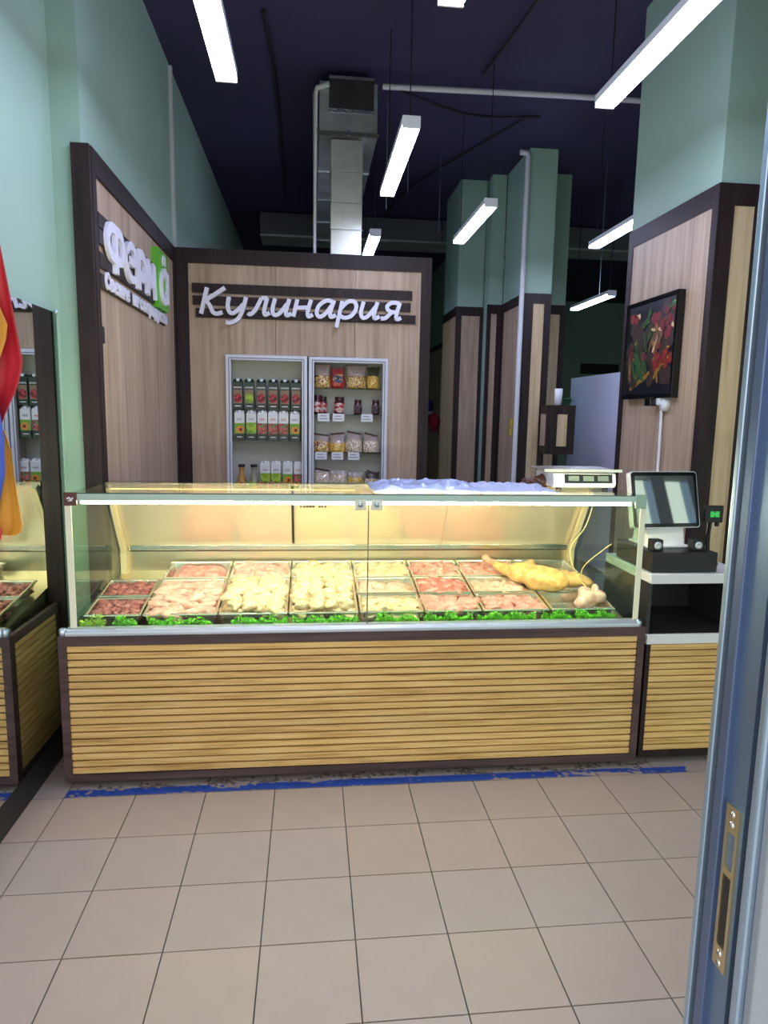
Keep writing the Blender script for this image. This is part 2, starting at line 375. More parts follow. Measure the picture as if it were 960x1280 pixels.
def cabinet(name, label, x0, x1, z0, z1, shelves):
    t = thing(name, label, 'cabinet', ((x0+x1)/2, YK, z0))
    y0, y1 = YK-.03, YK+.20
    FR = P('cool_white_frame', (212, 214, 224), .35); IN = P('pale_grey_lining', (198, 198, 188), .55)
    fw = .042
    for n_, a, b, c, d in (('frame_side', x0, x0+fw, z0, z1), ('frame_side', x1-fw, x1, z0, z1), ('frame_head', x0+fw, x1-fw, z1-fw, z1), ('frame_sill', x0+fw, x1-fw, z0, z0+fw)):
        o = bx(n_, FR, t, a, b, y0, y0+.05, c, d, .004)
    # inner grey bead of the frame
    for a, b, c, d in ((x0+fw*.55, x0+fw*.72, z0+fw*.6, z1-fw*.6), (x1-fw*.72, x1-fw*.55, z0+fw*.6, z1-fw*.6)):
        bx('frame_bead', P('grey_bead', (120, 122, 132), .4), t, a, b, y0-.002, y0+.002, c, d)
    bx('frame_bead', P('grey_bead', (120, 122, 132), .4), t, x0+fw*.6, x1-fw*.6, y0-.002, y0+.002, z1-fw*.72, z1-fw*.55)
    bx('back_panel', IN, t, x0, x1, y1-.01, y1, z0, z1)
    bx('side_panel', IN, t, x0, x0+.012, y0+.05, y1-.01, z0, z1); bx('side_panel', IN, t, x1-.012, x1, y0+.05, y1-.01, z0, z1)
    bx('top_panel', IN, t, x0+.012, x1-.012, y0+.05, y1-.01, z1-.02, z1)
    for z in shelves: bx('shelf', CLEARS, t, x0+.012, x1-.012, y0+.06, y1-.01, z-.005, z)
    return t
cabinet('shelf_cabinet', 'white framed shelf cabinet filled with juice cartons', .395, 1.028, .42, 2.102, (1.437, 1.683, 1.035, .72))
cabinet('shelf_cabinet', 'white framed shelf cabinet with jars and pasta bags', 1.04, 1.67, .42, 2.10, (1.862, 1.654, 1.345, 1.05, .72))

# juice cartons ----------------------------------------------------
CG = P('dark_green_carton', (13, 44, 33), .35); CWH = P('white_carton', (226, 228, 226), .4); CRED = speck('red_berry_print', [(120, 14, 26), (160, 30, 44), (90, 8, 20), (196, 70, 76)], 90)
CAPL = speck('green_apple_print', [(130, 170, 40), (164, 196, 60), (104, 146, 30), (190, 210, 96)], 45); CPE = P('peach_print', (226, 140, 52), .4); CPIT = P('peach_stone_print', (110, 52, 22), .5)
CTAN = P('tan_print', (136, 112, 84), .5); CLEAF = P('leaf_print', (120, 168, 50), .5); CREDT = P('red_print', (190, 40, 50), .5)
def disc(mb, c, rx, rz, y, n=14):
    mb.add([(c[0]+rx*math.cos(2*math.pi*k/n), y, c[1]+rz*math.sin(2*math.pi*k/n)) for k in range(n)]+[(c[0]+rx*math.cos(2*math.pi*k/n), y+.001, c[1]+rz*math.sin(2*math.pi*k/n)) for k in range(n)],
           [tuple(range(n)), tuple(reversed(range(n, 2*n)))]+[(k, n+k, n+(k+1) % n, (k+1) % n) for k in range(n)])
def carton(kind, fruit, loc, label, group):
    """1-litre gable-top carton; kind 'green' or 'white'"""
    t = thing('juice_carton', label, 'juice carton', (0, 0, 0), group)
    W, D, H = .037, .032, .195
    body = MB().box(-W, W, -D, D, 0, H); g = .022
    body.add([(-W, -D, H), (W, -D, H), (W, D, H), (-W, D, H), (-W*.8, -.004, H+g), (W*.8, -.004, H+g), (W*.8, .004, H+g), (-W*.8, .004, H+g)], [(0, 1, 5, 4), (1, 2, 6, 5), (2, 3, 7, 6), (3, 0, 4, 7), (4, 5, 6, 7)])
    body.build('body', CG if kind == 'green' else CWH, t, local=True)
    cp = MB().lathe((0, -.012, H+.004), [(.014, 0), (.0145, .016), (.012, .022), (.001, .023)], 12); cp.build('cap', CWH, t, local=True)
    yf = -D-.0012
    if kind == 'green':
        bm_ = MB()
        for i in range(5): stroke(bm_, [(-W*.8+i*.0125, .148+.003*(i % 2)), (-W*.8+i*.0125+.005, .163), (-W*.8+i*.0125+.011, .150)], .004, lambda a, b, d: (a, d, b), yf-.0008, yf+.001, False)
        bm_.build('brand_print', CWH, t, local=True)
        MB().box(-W*.86, W*.86, yf, yf+.001, .04, .14).build('picture_print', CTAN, t, local=True)
        m2 = MB(); disc(m2, (0, .078), W*.84, .034, yf-.0006)
        m2.build('fruit_print', CRED if fruit == 'berry' else CAPL, t, local=True)
        MB().box(-W*.6, W*.6, yf-.0004, yf+.001, .018, .024).build('caption_print', CWH, t, local=True)
    else:
        MB().box(-W-.0006, W+.0006, -D-.0006, D+.0006, 0, .048).build('base_band', CG, t, local=True)
        bm_ = MB()
        for i in range(3): stroke(bm_, [(-W*.5+i*.013, .146), (-W*.5+i*.013+.005, .164), (-W*.5+i*.013+.010, .150)], .0035, lambda a, b, d: (a, d, b), yf-.0008, yf+.001, False)
        bm_.build('brand_print', CREDT if fruit == 'berry' else P('grey_print', (120, 110, 110), .5), t, local=True)
        if fruit == 'peach':
            MB().box(-W, W, yf, yf+.001, .048, .125).build('picture_print', CLEAF, t, local=True)
            m2 = MB(); disc(m2, (.004, .078), W*.82, .027, yf-.0006); f_ = m2.build('fruit_print', CPE, t, local=True)
            m3 = MB(); disc(m3, (.008, .078), .013, .013, yf-.0012, 10); m3.build('stone_print', CPIT, f_, local=True)
        elif fruit == 'apple':
            MB().box(-W, W, yf, yf+.001, .048, .13).build('picture_print', CAPL, t, local=True)
        else:
            MB().box(-W, W, yf, yf+.001, .048, .125).build('picture_print', speck('pale_berry_print', [(176, 60, 60), (150, 34, 44), (206, 110, 104), (110, 130, 80)], 70), t, local=True)
        MB().box(-W*.55, W*.55, yf-.0004, yf+.001, .02, .026).build('caption_print', CWH, t, local=True)
    t.location = loc; t.scale = (1.04, 1, 1.075); return t
def put(proto, loc, label=None, rz=0):
    c = copy_tree(proto); c.location = loc; c.rotation_euler.z = rz
    if label: c['label'] = label
    return c
yc = YK+.04
def xk(px, z): return .0063*(px-283)+.40        # pixel column to metres along the partition
r1 = [296.2, 310.3, 325.3, 340.3, 354.8, 368.5]
gA = 'dark green juice cartons on the upper shelf'; gB = 'white topped juice cartons on the middle shelf'; gC = 'juice cartons on the lowest visible shelf'
X1 = [xk(p, 0) for p in r1]
pa = carton('green', 'berry', (X1[0], yc, 1.684), 'dark green juice carton with red berry print on the upper shelf', gA)
pa['label'] = 'dark green red berry carton, leftmost on the upper shelf'
for i, w_ in ((2, 'right of the apple carton'), (3, 'fourth from the left'), (4, 'fifth from the left'), (5, 'rightmost')): put(pa, (X1[i], yc+R.uniform(-.006, .006), 1.684), 'dark green red berry carton, %s on the upper shelf' % w_, R.uniform(-.05, .05))
carton('green', 'apple', (X1[1], yc, 1.684), 'dark green juice carton with green apple print on the upper shelf', gA)
r2 = [298, 312.6, 326.3, 339.6, 352.7, 367]; X2 = [xk(p, 0) for p in r2]
pb = carton('white', 'peach', (X2[0], yc, 1.438), 'white topped peach juice carton at the left end of the middle shelf', gB)
put(pb, (X2[5], yc, 1.438), 'white topped peach juice carton at the right end of the middle shelf')
pc = carton('white', 'apple', (X2[1], yc, 1.438), 'white topped green apple juice carton on the middle shelf', gB)
pd = carton('white', 'berry', (X2[2], yc, 1.438), 'white topped red berry juice carton on the middle shelf', gB)
pd['label'] = 'white topped red berry carton, leftmost of three on the middle shelf'
for i, w_ in ((3, 'middle'), (4, 'rightmost')): put(pd, (X2[i], yc+R.uniform(-.005, .005), 1.438), 'white topped red berry carton, %s of three on the middle shelf' % w_, R.uniform(-.05, .05))
X3 = [xk(p, 0) for p in (329.6, 343, 358, 372)]
z3 = 1.036
pe = carton('white', 'apple', (X3[0], yc, z3), 'green apple juice carton beside the bottles on the lowest visible shelf', gC)
c_ = put(pe, (X3[1], yc, z3)); 
pe['label'] = 'green apple juice carton right beside the bottles on the low shelf'; c_['label'] = 'green apple juice carton left of the peach one on the low shelf'
for src, x, lb in ((pb, X3[2], 'peach juice carton on the lowest visible shelf'), (pd, X3[3], 'red berry juice carton on the lowest visible shelf')):
    q = put(src, (x, yc, z3), lb); q['group'] = gC
for px, m_, lb in ((299.5, P('amber_juice_glass', (176, 132, 60), .08, coat=.6), 'glass bottle of amber drink with black cap'), (315, P('pale_syrup_glass', (150, 148, 128), .08, coat=.6), 'glass bottle of pale drink with black cap')):
    x = xk(px, 0); t = thing('bottle', lb+' on the lowest visible shelf', 'bottle', (x, yc, z3), gC)
    MB().lathe((x, yc, z3), [(.03, 0), (.036, .01), (.037, .07), (.03, .11), (.019, .14), (.021, .165), (.025, .185)], 16).build('body', m_, t)
    MB().lathe((x, yc, z3+.185), [(.026, 0), (.0275, .002), (.0275, .018), (.024, .021), (.001, .021)], 14).build('cap', BLACK, t)
    MB().lathe((x, yc, z3+.025), [(.0372, 0), (.0376, .001), (.0376, .028), (.0372, .029)], 16).build('label', P('cream_bottle_label', (206, 200, 180), .6), t)

# bags, jars, price tags -------------------------------------------
PASTA = speck('mixed_pasta', [(206, 160, 60), (222, 190, 110), (150, 80, 40), (232, 214, 160), (120, 50, 36)], 130, .35, coat=.5)
PASTAY = speck('yellow_pasta', [(214, 170, 60), (232, 200, 110), (190, 140, 40)], 110, .35, coat=.5)
NUTS = speck('beige_nuts', [(196, 170, 138), (222, 204, 178), (150, 116, 84), (236, 228, 214)], 150, .35, coat=.5)
FILM = P('pale_plastic_film', (182, 164, 160), .18, coat=.5, var=.1, vscale=(30, 30, 30))
def pillow(mb, x, y, z, w_, h, d, lean=0, top=.25, nx=8, nz=9, v0=0., v1=1., inflate=0.):
    """bag: lens cross-section, thinner towards the top seam"""
    vs = []; fs = []
    for s in (-1, 1):
        for j in range(nz+1):
            v = v0+(v1-v0)*j/nz
            th = (d/2+inflate)*math.sin(math.pi*min(1, .12+v*.88)**.8)**.6 if v < .98 else .002
            if v > .6: th *= 1-(v-.6)/.4*(1-top*.4)
            ww = (w_/2+inflate)*(1-.06*math.sin(math.pi*v))
            for i in range(nx+1):
                u = i/nx*2-1
                k = max(0, 1-u**4)**.5
                vs.append((x+u*ww+.004*math.sin(9*v+5*u), y+s*th*k+lean*v*h+.002*math.sin(14*u+7*v), z+v*h+.004*math.sin(6*u+2)*v))
    n = (nx+1)*(nz+1)
    for s in range(2):
        for j in range(nz):
            for i in range(nx):
                a = s*n+j*(nx+1)+i; fs.append((a, a+1, a+nx+2, a+nx+1))
    for j in range(nz):
        for i in (0, nx):
            a = j*(nx+1)+i; fs.append((a, a+nx+1, a+nx+1+n, a+n))
    for i in range(nx):
        fs.append((i, i+1, n+i+1, n+i)); a = nz*(nx+1)+i; fs.append((a, a+1, n+a+1, n+a))
    mb.add(vs, fs, True)
def bag(name, label, group, px, z, w_, h, d, fill, film=FILM, frac=.55, tie=None, lean=0, y=None):
    x = xk(px, 0); y = YK+.10 if y is None else y
    t = thing(name, label, 'bag', (x, y, z), group)
    m = MB(); pillow(m, x, y, z, w_, h, d, lean, v0=frac-.04, v1=1.); m.build('film', film, t)
    m = MB(); pillow(m, x, y, z, w_, h, d, lean, v0=0, v1=frac, inflate=.001, top=.6); m.build('filling', fill, t)
    if tie:
        m = MB(); m.box(-w_*.44, w_*.44, -.006, .006, 0, .014, Matrix.Translation((x, y+lean*h-.006, z+h-.012)) @ Matrix.Rotation(tie, 4, 'Y')); m.build('header_clip', P('brown_header', (74, 46, 44), .5), t)
    return t
G1 = 'packs on the top shelf of the pasta cabinet'; z1 = 1.863
bag('pasta_bag', 'clear bag of mixed pasta at the left end of the top shelf', G1, 402, z1, .135, .185, .07, PASTA)
bag('pasta_bag', 'wide clear bag of mixed pasta right of the red pack', G1, 445.5, z1, .165, .185, .075, PASTA)
bag('pasta_bag', 'narrow bag of yellow pasta at the right end of the top shelf', G1, 467.5, z1, .10, .175, .06, PASTAY, P('dark_green_film', (70, 74, 52), .3), .6)
x = xk(421.5, 0); t = thing('snack_pack', 'red snack pack with blue picture between two pasta bags', 'snack pack', (x, YK+.09, z1), G1)
m = MB(); pillow(m, x, YK+.09, z1, .112, .165, .05); m.build('pouch', P('red_pouch', (176, 44, 40), .3, coat=.4), t)
MB().box(x-.038, x+.038, YK+.061, YK+.064, z1+.045, z1+.11).build('picture_print', speck('blue_picture_print', [(30, 34, 70), (60, 70, 120), (150, 60, 50), (190, 170, 90)], 60), t)
MB().box(x-.05, x+.05, YK+.075, YK+.105, z1+.148, z1+.172).build('top_seam', P('dark_red_seam', (96, 24, 26), .4), t)
G2 = 'jars on the second shelf of the pasta cabinet'; z2 = 1.655
def jar(px, label, lab, r=.035, h=.12, dy=0):
    x = xk(px, 0); y = YK+.08+dy; t = thing('jar', label, 'jar', (x, y, z2), G2)
    MB().lathe((x, y, z2), [(r*.85, 0), (r, .006), (r, h*.68), (r*.82, h*.76), (r*.82, h*.8)], 16).build('glass_body', P('dark_red_preserve', (70, 16, 18), .08, coat=.6), t)
    MB().lathe((x, y, z2+h*.78), [(r*.88, 0), (r*.9, .002), (r*.9, h*.2), (r*.84, h*.22), (.001, h*.22)], 16).build('lid', P('maroon_lid', (62, 22, 24), .3), t)
    MB().lathe((x, y, z2+h*.1), [(r+.0004, 0), (r+.0008, .001), (r+.0008, h*.52), (r+.0004, h*.53)], 16).build('label', lab, t)
LABR = speck('red_fruit_label', [(206, 190, 180), (190, 50, 50), (170, 30, 36), (214, 170, 160)], 55); LABD = speck('dark_label', [(60, 40, 48), (120, 100, 110), (90, 70, 80)], 70)
jar(396, 'tall jar with red fruit label at the left end of the jar shelf', LABR, .04, .15); jar(403, 'tall dark jar behind the leftmost jar', LABR, .035, .14, .06)
jar(424, 'tall jar with red fruit label second along the jar shelf', LABR, .042, .14); jar(448, 'small dark labelled jar in the middle of the jar shelf', LABD, .032, .12)
jar(471, 'small dark labelled jar at the right end of the jar shelf', LABD, .032, .12)
G3 = 'bags on the third shelf of the pasta cabinet'; z3b = 1.346
bag('dried_fruit_bag', 'bag of nuts and yellow fruit at the left end of the third shelf', G3, 401, z3b, .135, .145, .09, PASTA, frac=.62, tie=.12, lean=.2)
bag('dried_fruit_bag', 'bag of golden fruit second along the third shelf', G3, 422, z3b, .13, .155, .09, PASTAY, frac=.5, tie=-.1, lean=.25)
bag('dried_fruit_bag', 'bag of pale nuts third along the third shelf', G3, 443.5, z3b, .135, .165, .09, NUTS, frac=.62, tie=.2, lean=.2)
bag('dried_fruit_bag', 'bag of beige nuts at the right end of the third shelf', G3, 466, z3b, .13, .15, .09, NUTS, frac=.65, tie=.25, lean=.25)
G4 = 'bags on the lowest visible shelf of the pasta cabinet'; z4 = 1.051
bag('dried_fruit_bag', 'pale bag with dark tie at the left end of the low shelf', G4, 402, z4, .14, .155, .09, NUTS, frac=.8, tie=.15)
bag('dried_fruit_bag', 'pale bag second along the low shelf', G4, 424, z4, .14, .145, .09, NUTS, frac=.8)
bag('dried_fruit_bag', 'pack of yellow pasta third along the low shelf', G4, 446, z4, .13, .13, .08, PASTAY, frac=.7)
bag('dried_fruit_bag', 'dark tied bag at the right end of the low shelf', G4, 468, z4, .12, .135, .09, NUTS, P('dark_film', (70, 60, 56), .3), frac=.6, tie=.3)
def price(px, z, n, where):
    x = xk(px, 0); t = thing('price_tag', 'white price tag %s on the %s shelf edge' % (n, where), 'price tag', (x, YK+.02, z-.05), 'price tags')
    Mt = Matrix.Translation((x, YK+.016, z-.022)) @ Matrix.Rotation(.15, 4, 'X')
    MB().box(-.047, .047, -.002, 0, -.032, .03, Mt).build('card', PAPER, t)
    m = MB()
    for k, (a, b) in enumerate(((-.03, .02), (-.034, .03))): m.box(a, b, -.0032, -.002, .008-k*.022, .013-k*.022, Mt)
    m.build('print_lines', P('grey_print_line', (120, 124, 150), .6), t)
    MB().box(-.01, .01, 0, .05, .02, .024, Mt).build('clip', CLEAR, t)
for px, n in ((403.5, 'at the left'), (422.5, 'in the middle'), (459, 'at the right')): price(px, 1.652, n, 'jar')
for px, n in ((400.5, 'at the left'), (421.5, 'in the middle'), (442.5, 'at the right')): price(px, 1.343, n, 'third')

# ------------------------------------------------------------------ signs
def letters(parent, text, glyphs, x0, z0, sx, sz, wd, fn, d0, d1, m, slant=.18):
    x = x0
    for ch in text:
        adv, strokes = glyphs[ch]; mb = MB()
        for k, pts in enumerate(strokes):
            stroke(mb, [((x+(a+slant*b)*sx), z0+b*sz) for a, b in pts], wd, fn, d0-.0012*k, d1+.0012*k)
        mb.build('letter', m, parent)
        x += adv*sx
SCRIPT = {
 'К': (1.18, [[(.12, -.02), (.16, 1.5)], [(.95, 1.52), (.55, 1.1), (.2, .78)], [(.2, .78), (.45, .45), (.62, .1), (.82, .0), (1.05, .1)]]),
 'у': (1.02, [[(.02, 1), (.05, .45), (.22, .08), (.45, .15), (.72, .6)], [(.78, 1.02), (.74, .3), (.62, -.25), (.32, -.5), (.1, -.46)]]),
 'л': (.98, [[(-.02, .1), (.1, .03), (.28, .3), (.45, 1)], [(.45, 1), (.72, 1.0)], [(.70, 1.02), (.68, .3), (.76, .03), (.95, .16)]]),
 'и': (1.0, [[(.08, 1), (.06, .35), (.2, .04), (.42, .16), (.66, .7)], [(.72, 1), (.68, .3), (.76, .03), (.95, .16)]]),
 'н': (.99, [[(.08, 1), (.06, -.02)], [(.07, .5), (.68, .54)], [(.7, 1), (.66, .3), (.74, .02), (.92, .14)]]),
 'а': (1.04, [[(.72, .9), (.45, 1.0), (.15, .72), (.08, .3), (.24, .02), (.48, .2), (.7, .7)], [(.76, 1), (.7, .3), (.78, .03), (.98, .16)]]),
 'р': (1.0, [[(.1, 1), (.08, -.58)], [(.1, .55), (.36, .96), (.66, .96), (.8, .6), (.66, .15), (.36, .0), (.12, .14)]]),
 'я': (.95, [[(.76, 1), (.72, .25), (.8, .02), (.96, .12)], [(.74, .96), (.4, 1.0), (.2, .74), (.4, .46), (.72, .44)], [(.48, .44), (.25, .08), (.02, .04)]]),
}
s1 = thing('script_sign', 'white script lettering on three dark boards across the oak partition', 'sign', (1.0, YK-.02, 2.37))
for a, b, c, d in ((.152, 1.852, 2.558, 2.628), (.155, 1.842, 2.468, 2.535), (.177, 1.883, 2.375, 2.442)): bx('board', DARK, s1, a, b, YK-.016, YK, c, d)
letters(s1, 'Кулинария', SCRIPT, .20, 2.402, .170, .128, .030, lambda a, b, d: (a, d, b), YK-.045, YK-.012, LETTER, .16)

s2 = thing('shop_sign', 'white bold shop lettering with green block on the left wall', 'sign', (.03, 1.4, 2.25))
for c, d, e in ((2.541, 2.607, 2.0), (2.464, 2.532, 2.0), (2.354, 2.424, 2.0), (2.253, 2.323, 2.23)): bx('board', DARK, s2, .02, .034, .725, e, c, d)
fl = lambda a, b, d: (d, a, b)
L0, L1 = .034, .056
def heavy(strokes, wd, m=LETTER, d0=L0, d1=L1):
    mb = MB()
    for k, p in enumerate(strokes): stroke(mb, p, wd, fl, d0+.0012*k, d1-.0012*k)
    return mb.build('letter', m, s2)
heavy([[(.96, 2.600), (.96, 2.36)], [(.96, 2.578), (.86, 2.57), (.815, 2.505), (.86, 2.44), (.96, 2.432)], [(.96, 2.578), (1.06, 2.57), (1.1, 2.505), (1.06, 2.44), (.96, 2.432)]], .05)
heavy([[(1.165, 2.49), (1.345, 2.49), (1.335, 2.555), (1.26, 2.572), (1.19, 2.545), (1.168, 2.48), (1.19, 2.415), (1.26, 2.39), (1.345, 2.405)]], .044)
heavy([[(1.43, 2.59), (1.43, 2.365)], [(1.43, 2.565), (1.52, 2.575), (1.59, 2.535), (1.58, 2.47), (1.51, 2.445), (1.43, 2.46)]], .06)
heavy([[(1.655, 2.372), (1.675, 2.585)], [(1.675, 2.58), (1.765, 2.44)], [(1.765, 2.44), (1.845, 2.58)], [(1.845, 2.585), (1.87, 2.372)]], .06)
bx('green_block', GREENBLK, s2, .02, .062, 1.895, 2.2, 2.335, 2.715)
heavy([[(2.13, 2.55), (2.05, 2.585), (1.965, 2.54), (1.945, 2.47), (1.985, 2.40), (2.06, 2.395), (2.12, 2.45)], [(2.145, 2.59), (2.14, 2.385)]], .052, d0=.062, d1=.078)
heavy([[(2.09, 2.672), (2.05, 2.685), (2.03, 2.655), (2.05, 2.635), (2.085, 2.648)], [(2.098, 2.69), (2.1, 2.63)]], .022, d0=.062, d1=.07)
cu = bpy.data.curves.new('letter_font', 'FONT'); cu.size = .108; cu.extrude = .005; cu.offset = .0026; cu.align_x = 'CENTER'; cu.resolution_u = 3
fo = bpy.data.objects.new('letter_font', cu); COL.objects.link(fo)
txt = 'Свежие мясопродукты'
for i, ch in enumerate(txt):
    if ch == ' ': continue
    cu.body = ch; bpy.context.view_layer.update()
    me = bpy.data.meshes.new_from_object(fo.evaluated_get(bpy.context.evaluated_depsgraph_get()))
    Mx = Matrix(((0, 0, 1, 0), (1, 0, 0, 0), (0, 1, 0, 0), (0, 0, 0, 1)))
    me.transform(Matrix.Translation(Vector((.040, .82+i*.0765, 2.262))-s2.location) @ Mx)
    me.materials.clear(); me.materials.append(LETTER)
    o = bpy.data.objects.new('letter', me); COL.objects.link(o); o.parent = s2
bpy.data.objects.remove(fo)

# ------------------------------------------------------------------ the lit display case
XL, XR, YF = -.02, 2.62, .075
dc = thing('display_case', 'long lit glass meat display case with slatted wooden front', 'display case', (1.3, .35, 0))
bx('base_body', BLACK, dc, XL+.02, XR-.02, YF+.02, .62, .03, .66)
bx('frame_stile', DARKH, dc, XL, XL+.034, YF, YF+.022, .03, .697); bx('frame_stile', DARKH, dc, XR-.034, XR, YF, YF+.022, .03, .697)
bx('frame_rail', DARKH, dc, XL+.034, XR-.034, YF, YF+.022, .655, .697); bx('frame_rail', DARKH, dc, XL+.034, XR-.034, YF, YF+.022, .03, .062)
NS = 18; pitch = (.655-.062)/NS
sl = None
for k in range(NS):
    z0 = .062+k*pitch
    m = MB().box(XL+.034, XR-.034, YF+.004+R.uniform(0, .0025), YF+.02, z0+.0034, z0+pitch-.0034)
    m.build('slat', SLAT, dc, .0012, 1)
for k in range(NS):                         # slatted left side, seen in the mirror
    z0 = .062+k*pitch
    bx('side_slat', SLATY, dc, XL+.002, XL+.02, YF+.05, .585, z0+.0034, z0+pitch-.0034, .0012)
bx('side_stile', DARKH, dc, XL, XL+.02, YF+.022, YF+.05, .03, .697); bx('side_stile', DARKH, dc, XL, XL+.02, .585, .62, .03, .697)
bx('side_rail', DARKH, dc, XL, XL+.02, YF+.05, .585, .03, .062); bx('side_rail', DARKH, dc, XL, XL+.02, YF+.05, .585, .655, .697)
for x in (.2, 1.3, 2.4): MB().lathe((x, .3, 0), [(.03, 0), (.03, .01), (.018, .012), (.018, .03)], 12).build('foot', BLACK, dc)
# aluminium sill
SILL = P('silver_sill', (196, 202, 212), .35, .5)
sill = MB().prism([(YF, .697), (YF, .712), (YF+.012, .725), (YF+.05, .728), (YF+.05, .697)], lambda a, b, d: (d, a, b), XL+.03, XR-.03); sill.build('sill', SILL, dc, .003)
for x in (XL+.018, XR-.03): MB().lathe((x, YF+.018, .697), [(.016, 0), (.018, .006), (.018, .026), (.012, .033), (.001, .035)], 14).build('sill_cap', ALU, dc)
# tub: sloped deck, back wall
GX0, GX1, GY = .04, 2.575, .105
def deckz(y): return .700+(y-.15)*(.10/.70)
bx('front_ledge', P('dark_ledge', (58, 56, 50), .4), dc, GX0, GX1, GY+.022, .17, .68, .714)
m = MB(); m.add([(GX0, .15, .692), (GX1, .15, .692), (GX1, .88, deckz(.88)-.004), (GX0, .88, deckz(.88)-.004), (GX0, .15, .66), (GX1, .15, .66), (GX1, .88, .66), (GX0, .88, .66)], [(0, 1, 2, 3), (4, 5, 6, 7), (0, 1, 5, 4), (2, 3, 7, 6), (0, 3, 7, 4), (1, 2, 6, 5)]); m.build('deck', STEELB, dc)
bx('rear_panel', STEELB, dc, GX0, GX1, .875, .89, .66, .905)
bx('rear_base', P('grey_rear_cabinet', (150, 150, 150), .5), dc, GX0+.02, GX1-.02, .62, .87, .05, .66)
bx('rear_ledge', STEEL, dc, GX0, GX1, .845, .90, .915, .945, .004)
bx('rear_slot', BLACK, dc, GX0, GX1, .872, .89, .905, .915)
# leaning sliding doors
def slab(mb, x0, x1, a, b, t):
    (ya, za), (yb, zb) = a, b; d = Vector((0, yb-ya, zb-za)).normalized(); n = Vector((0, -d.z, d.y))
    p = [Vector((x, *q)) for x in (x0, x1) for q in (a, b)]
    vs = [p[0], p[2], p[3], p[1]]; vs += [q-n*t for q in vs]
    mb.add(vs, [(0, 1, 2, 3), (7, 6, 5, 4), (0, 4, 5, 1), (1, 5, 6, 2), (2, 6, 7, 3), (3, 7, 4, 0)])
DOORM = P('milky_sliding_door', (244, 230, 206), .2, .62, bump=.02, bscale=(60, 4, 4))
DOORM.node_tree.nodes['Principled BSDF'].inputs['Roughness'].default_value = .28
for a, b, off in ((.05, .96, 0), (.95, 1.80, .012), (1.79, 2.565, 0)):
    m = MB(); slab(m, a, b, (.865+off, .945), (.635+off, 1.297), -.006); m.build('sliding_door', DOORM, dc)
m = MB(); slab(m, .955, .968, (.857, .955), (.63, 1.29), -.006); m.build('door_handle', BLACK, dc)
m = MB()
for k in range(9):
    if k != 5: slab(m, 1.0+k*.016, 1.0+k*.016+R.uniform(.008, .014), (.7085, 1.172), (.7035, 1.180), -.002)
o = m.build('door_lettering', BLACK, dc); o['kind'] = 'stuff'
bx('top_rail', P('bronze_top_rail', (150, 138, 120), .4, .6), dc, GX0, GX1, .635, .66, 1.285, 1.304)
# end supports, leaning then upright
POST = P('cream_support', (226, 210, 172), .35)
for x in (.062, 2.545):
    m = MB(); slab(m, x-.012, x+.012, (.855, .92), (.63, 1.29), -.03); m.build('lean_post', POST, dc)
    bx('upright_post', POST, dc, x-.016, x+.016, .83, .872, .79, .92)
# glass
prof = [(GY, .728), (GY, 1.303), (.655, 1.303), (.892, .905), (.892, .70), (GY, .70)]
for x in (GX0, GX1): MB().prism(prof, lambda a, b, d: (d, a, b), x-.004, x+.004).build('side_glass', CLEAR, dc)
bx('front_glass', CLEAR, dc, GX0+.004, 1.306, GY-.004, GY+.002, .728, 1.303); bx('front_glass', CLEAR, dc, 1.312, GX1-.004, GY-.004, GY+.002, .728, 1.303)
bx('top_glass', CLEAR, dc, GX0-.004, GX1+.004, GY-.006, .66, 1.304, 1.311)
EDGE = P('green_glass_rim', (176, 200, 186), .15, 0, coat=.5)
bx('glass_rim', EDGE, dc, GX0-.004, GX1+.004, GY-.012, GY-.006, 1.283, 1.312)
bx('glass_rim', P('dark_green_rim', (60, 90, 80), .1), dc, GX0-.004, GX1+.004, GY-.012, GY-.004, 1.312, 1.316)
bx('glass_joint', P('grey_seal', (110, 105, 95), .4), dc, 1.3065, 1.3115, GY-.006, GY+.003, .727, 1.29)
CREAM = P('cream_corner_profile', (240, 236, 210), .3)
for x in (GX0, GX1): bx('corner_profile', CREAM, dc, x-.012, x+.016, GY-.010, GY-.004, .728, 1.283, .003)
LED = emit('warm_led', (255, 234, 204), CASE_LED)
bx('led_strip', LED, dc, GX0+.05, GX1-.05, GY+.006, GY+.016, 1.268, 1.280)
bx('led_strip', emit('warm_led_rear', (255, 190, 120), 5.0), dc, .12, 1.27, .44, .446, 1.292, 1.296)
br = bx('corner_bracket', P('brown_bracket', (92, 44, 40), .4), dc, GX0-.012, GX0+.042, GY-.018, GY-.01, 1.262, 1.318, .003)
m = MB(); stroke(m, [(GX0+.003, 1.29), (GX0+.012, 1.297), (GX0+.018, 1.288), (GX0+.028, 1.296)], .006, lambda a, b, d: (a, d, b), GY-.0195, GY-.0178)
stroke(m, [(GX0+.008, 1.283), (GX0+.024, 1.284)], .004, lambda a, b, d: (a, d, b), GY-.0195, GY-.0178, False); m.build('bracket_mark', WHITE, br)
bx('corner_bracket', P('clear_green_bracket', (150, 178, 160), .15, coat=.5), dc, GX1-.042, GX1+.012, GY-.018, GY-.01, 1.255, 1.322, .004)
for x in (1.272, 1.345):
    b_ = bx('joint_bracket', P('frosted_bracket', (222, 220, 200), .25), dc, x-.026, x+.026, GY-.014, GY-.006, 1.245, 1.292, .004)
    MB().lathe((x, GY-.014, 1.27), [(.012, 0), (.011, .004), (.001, .005)], 14, M=Matrix.Rotation(math.pi/2, 3, 'X')).build('stud', ALU, b_)
WIRE = P('pale_wire', (226, 196, 130), .4)
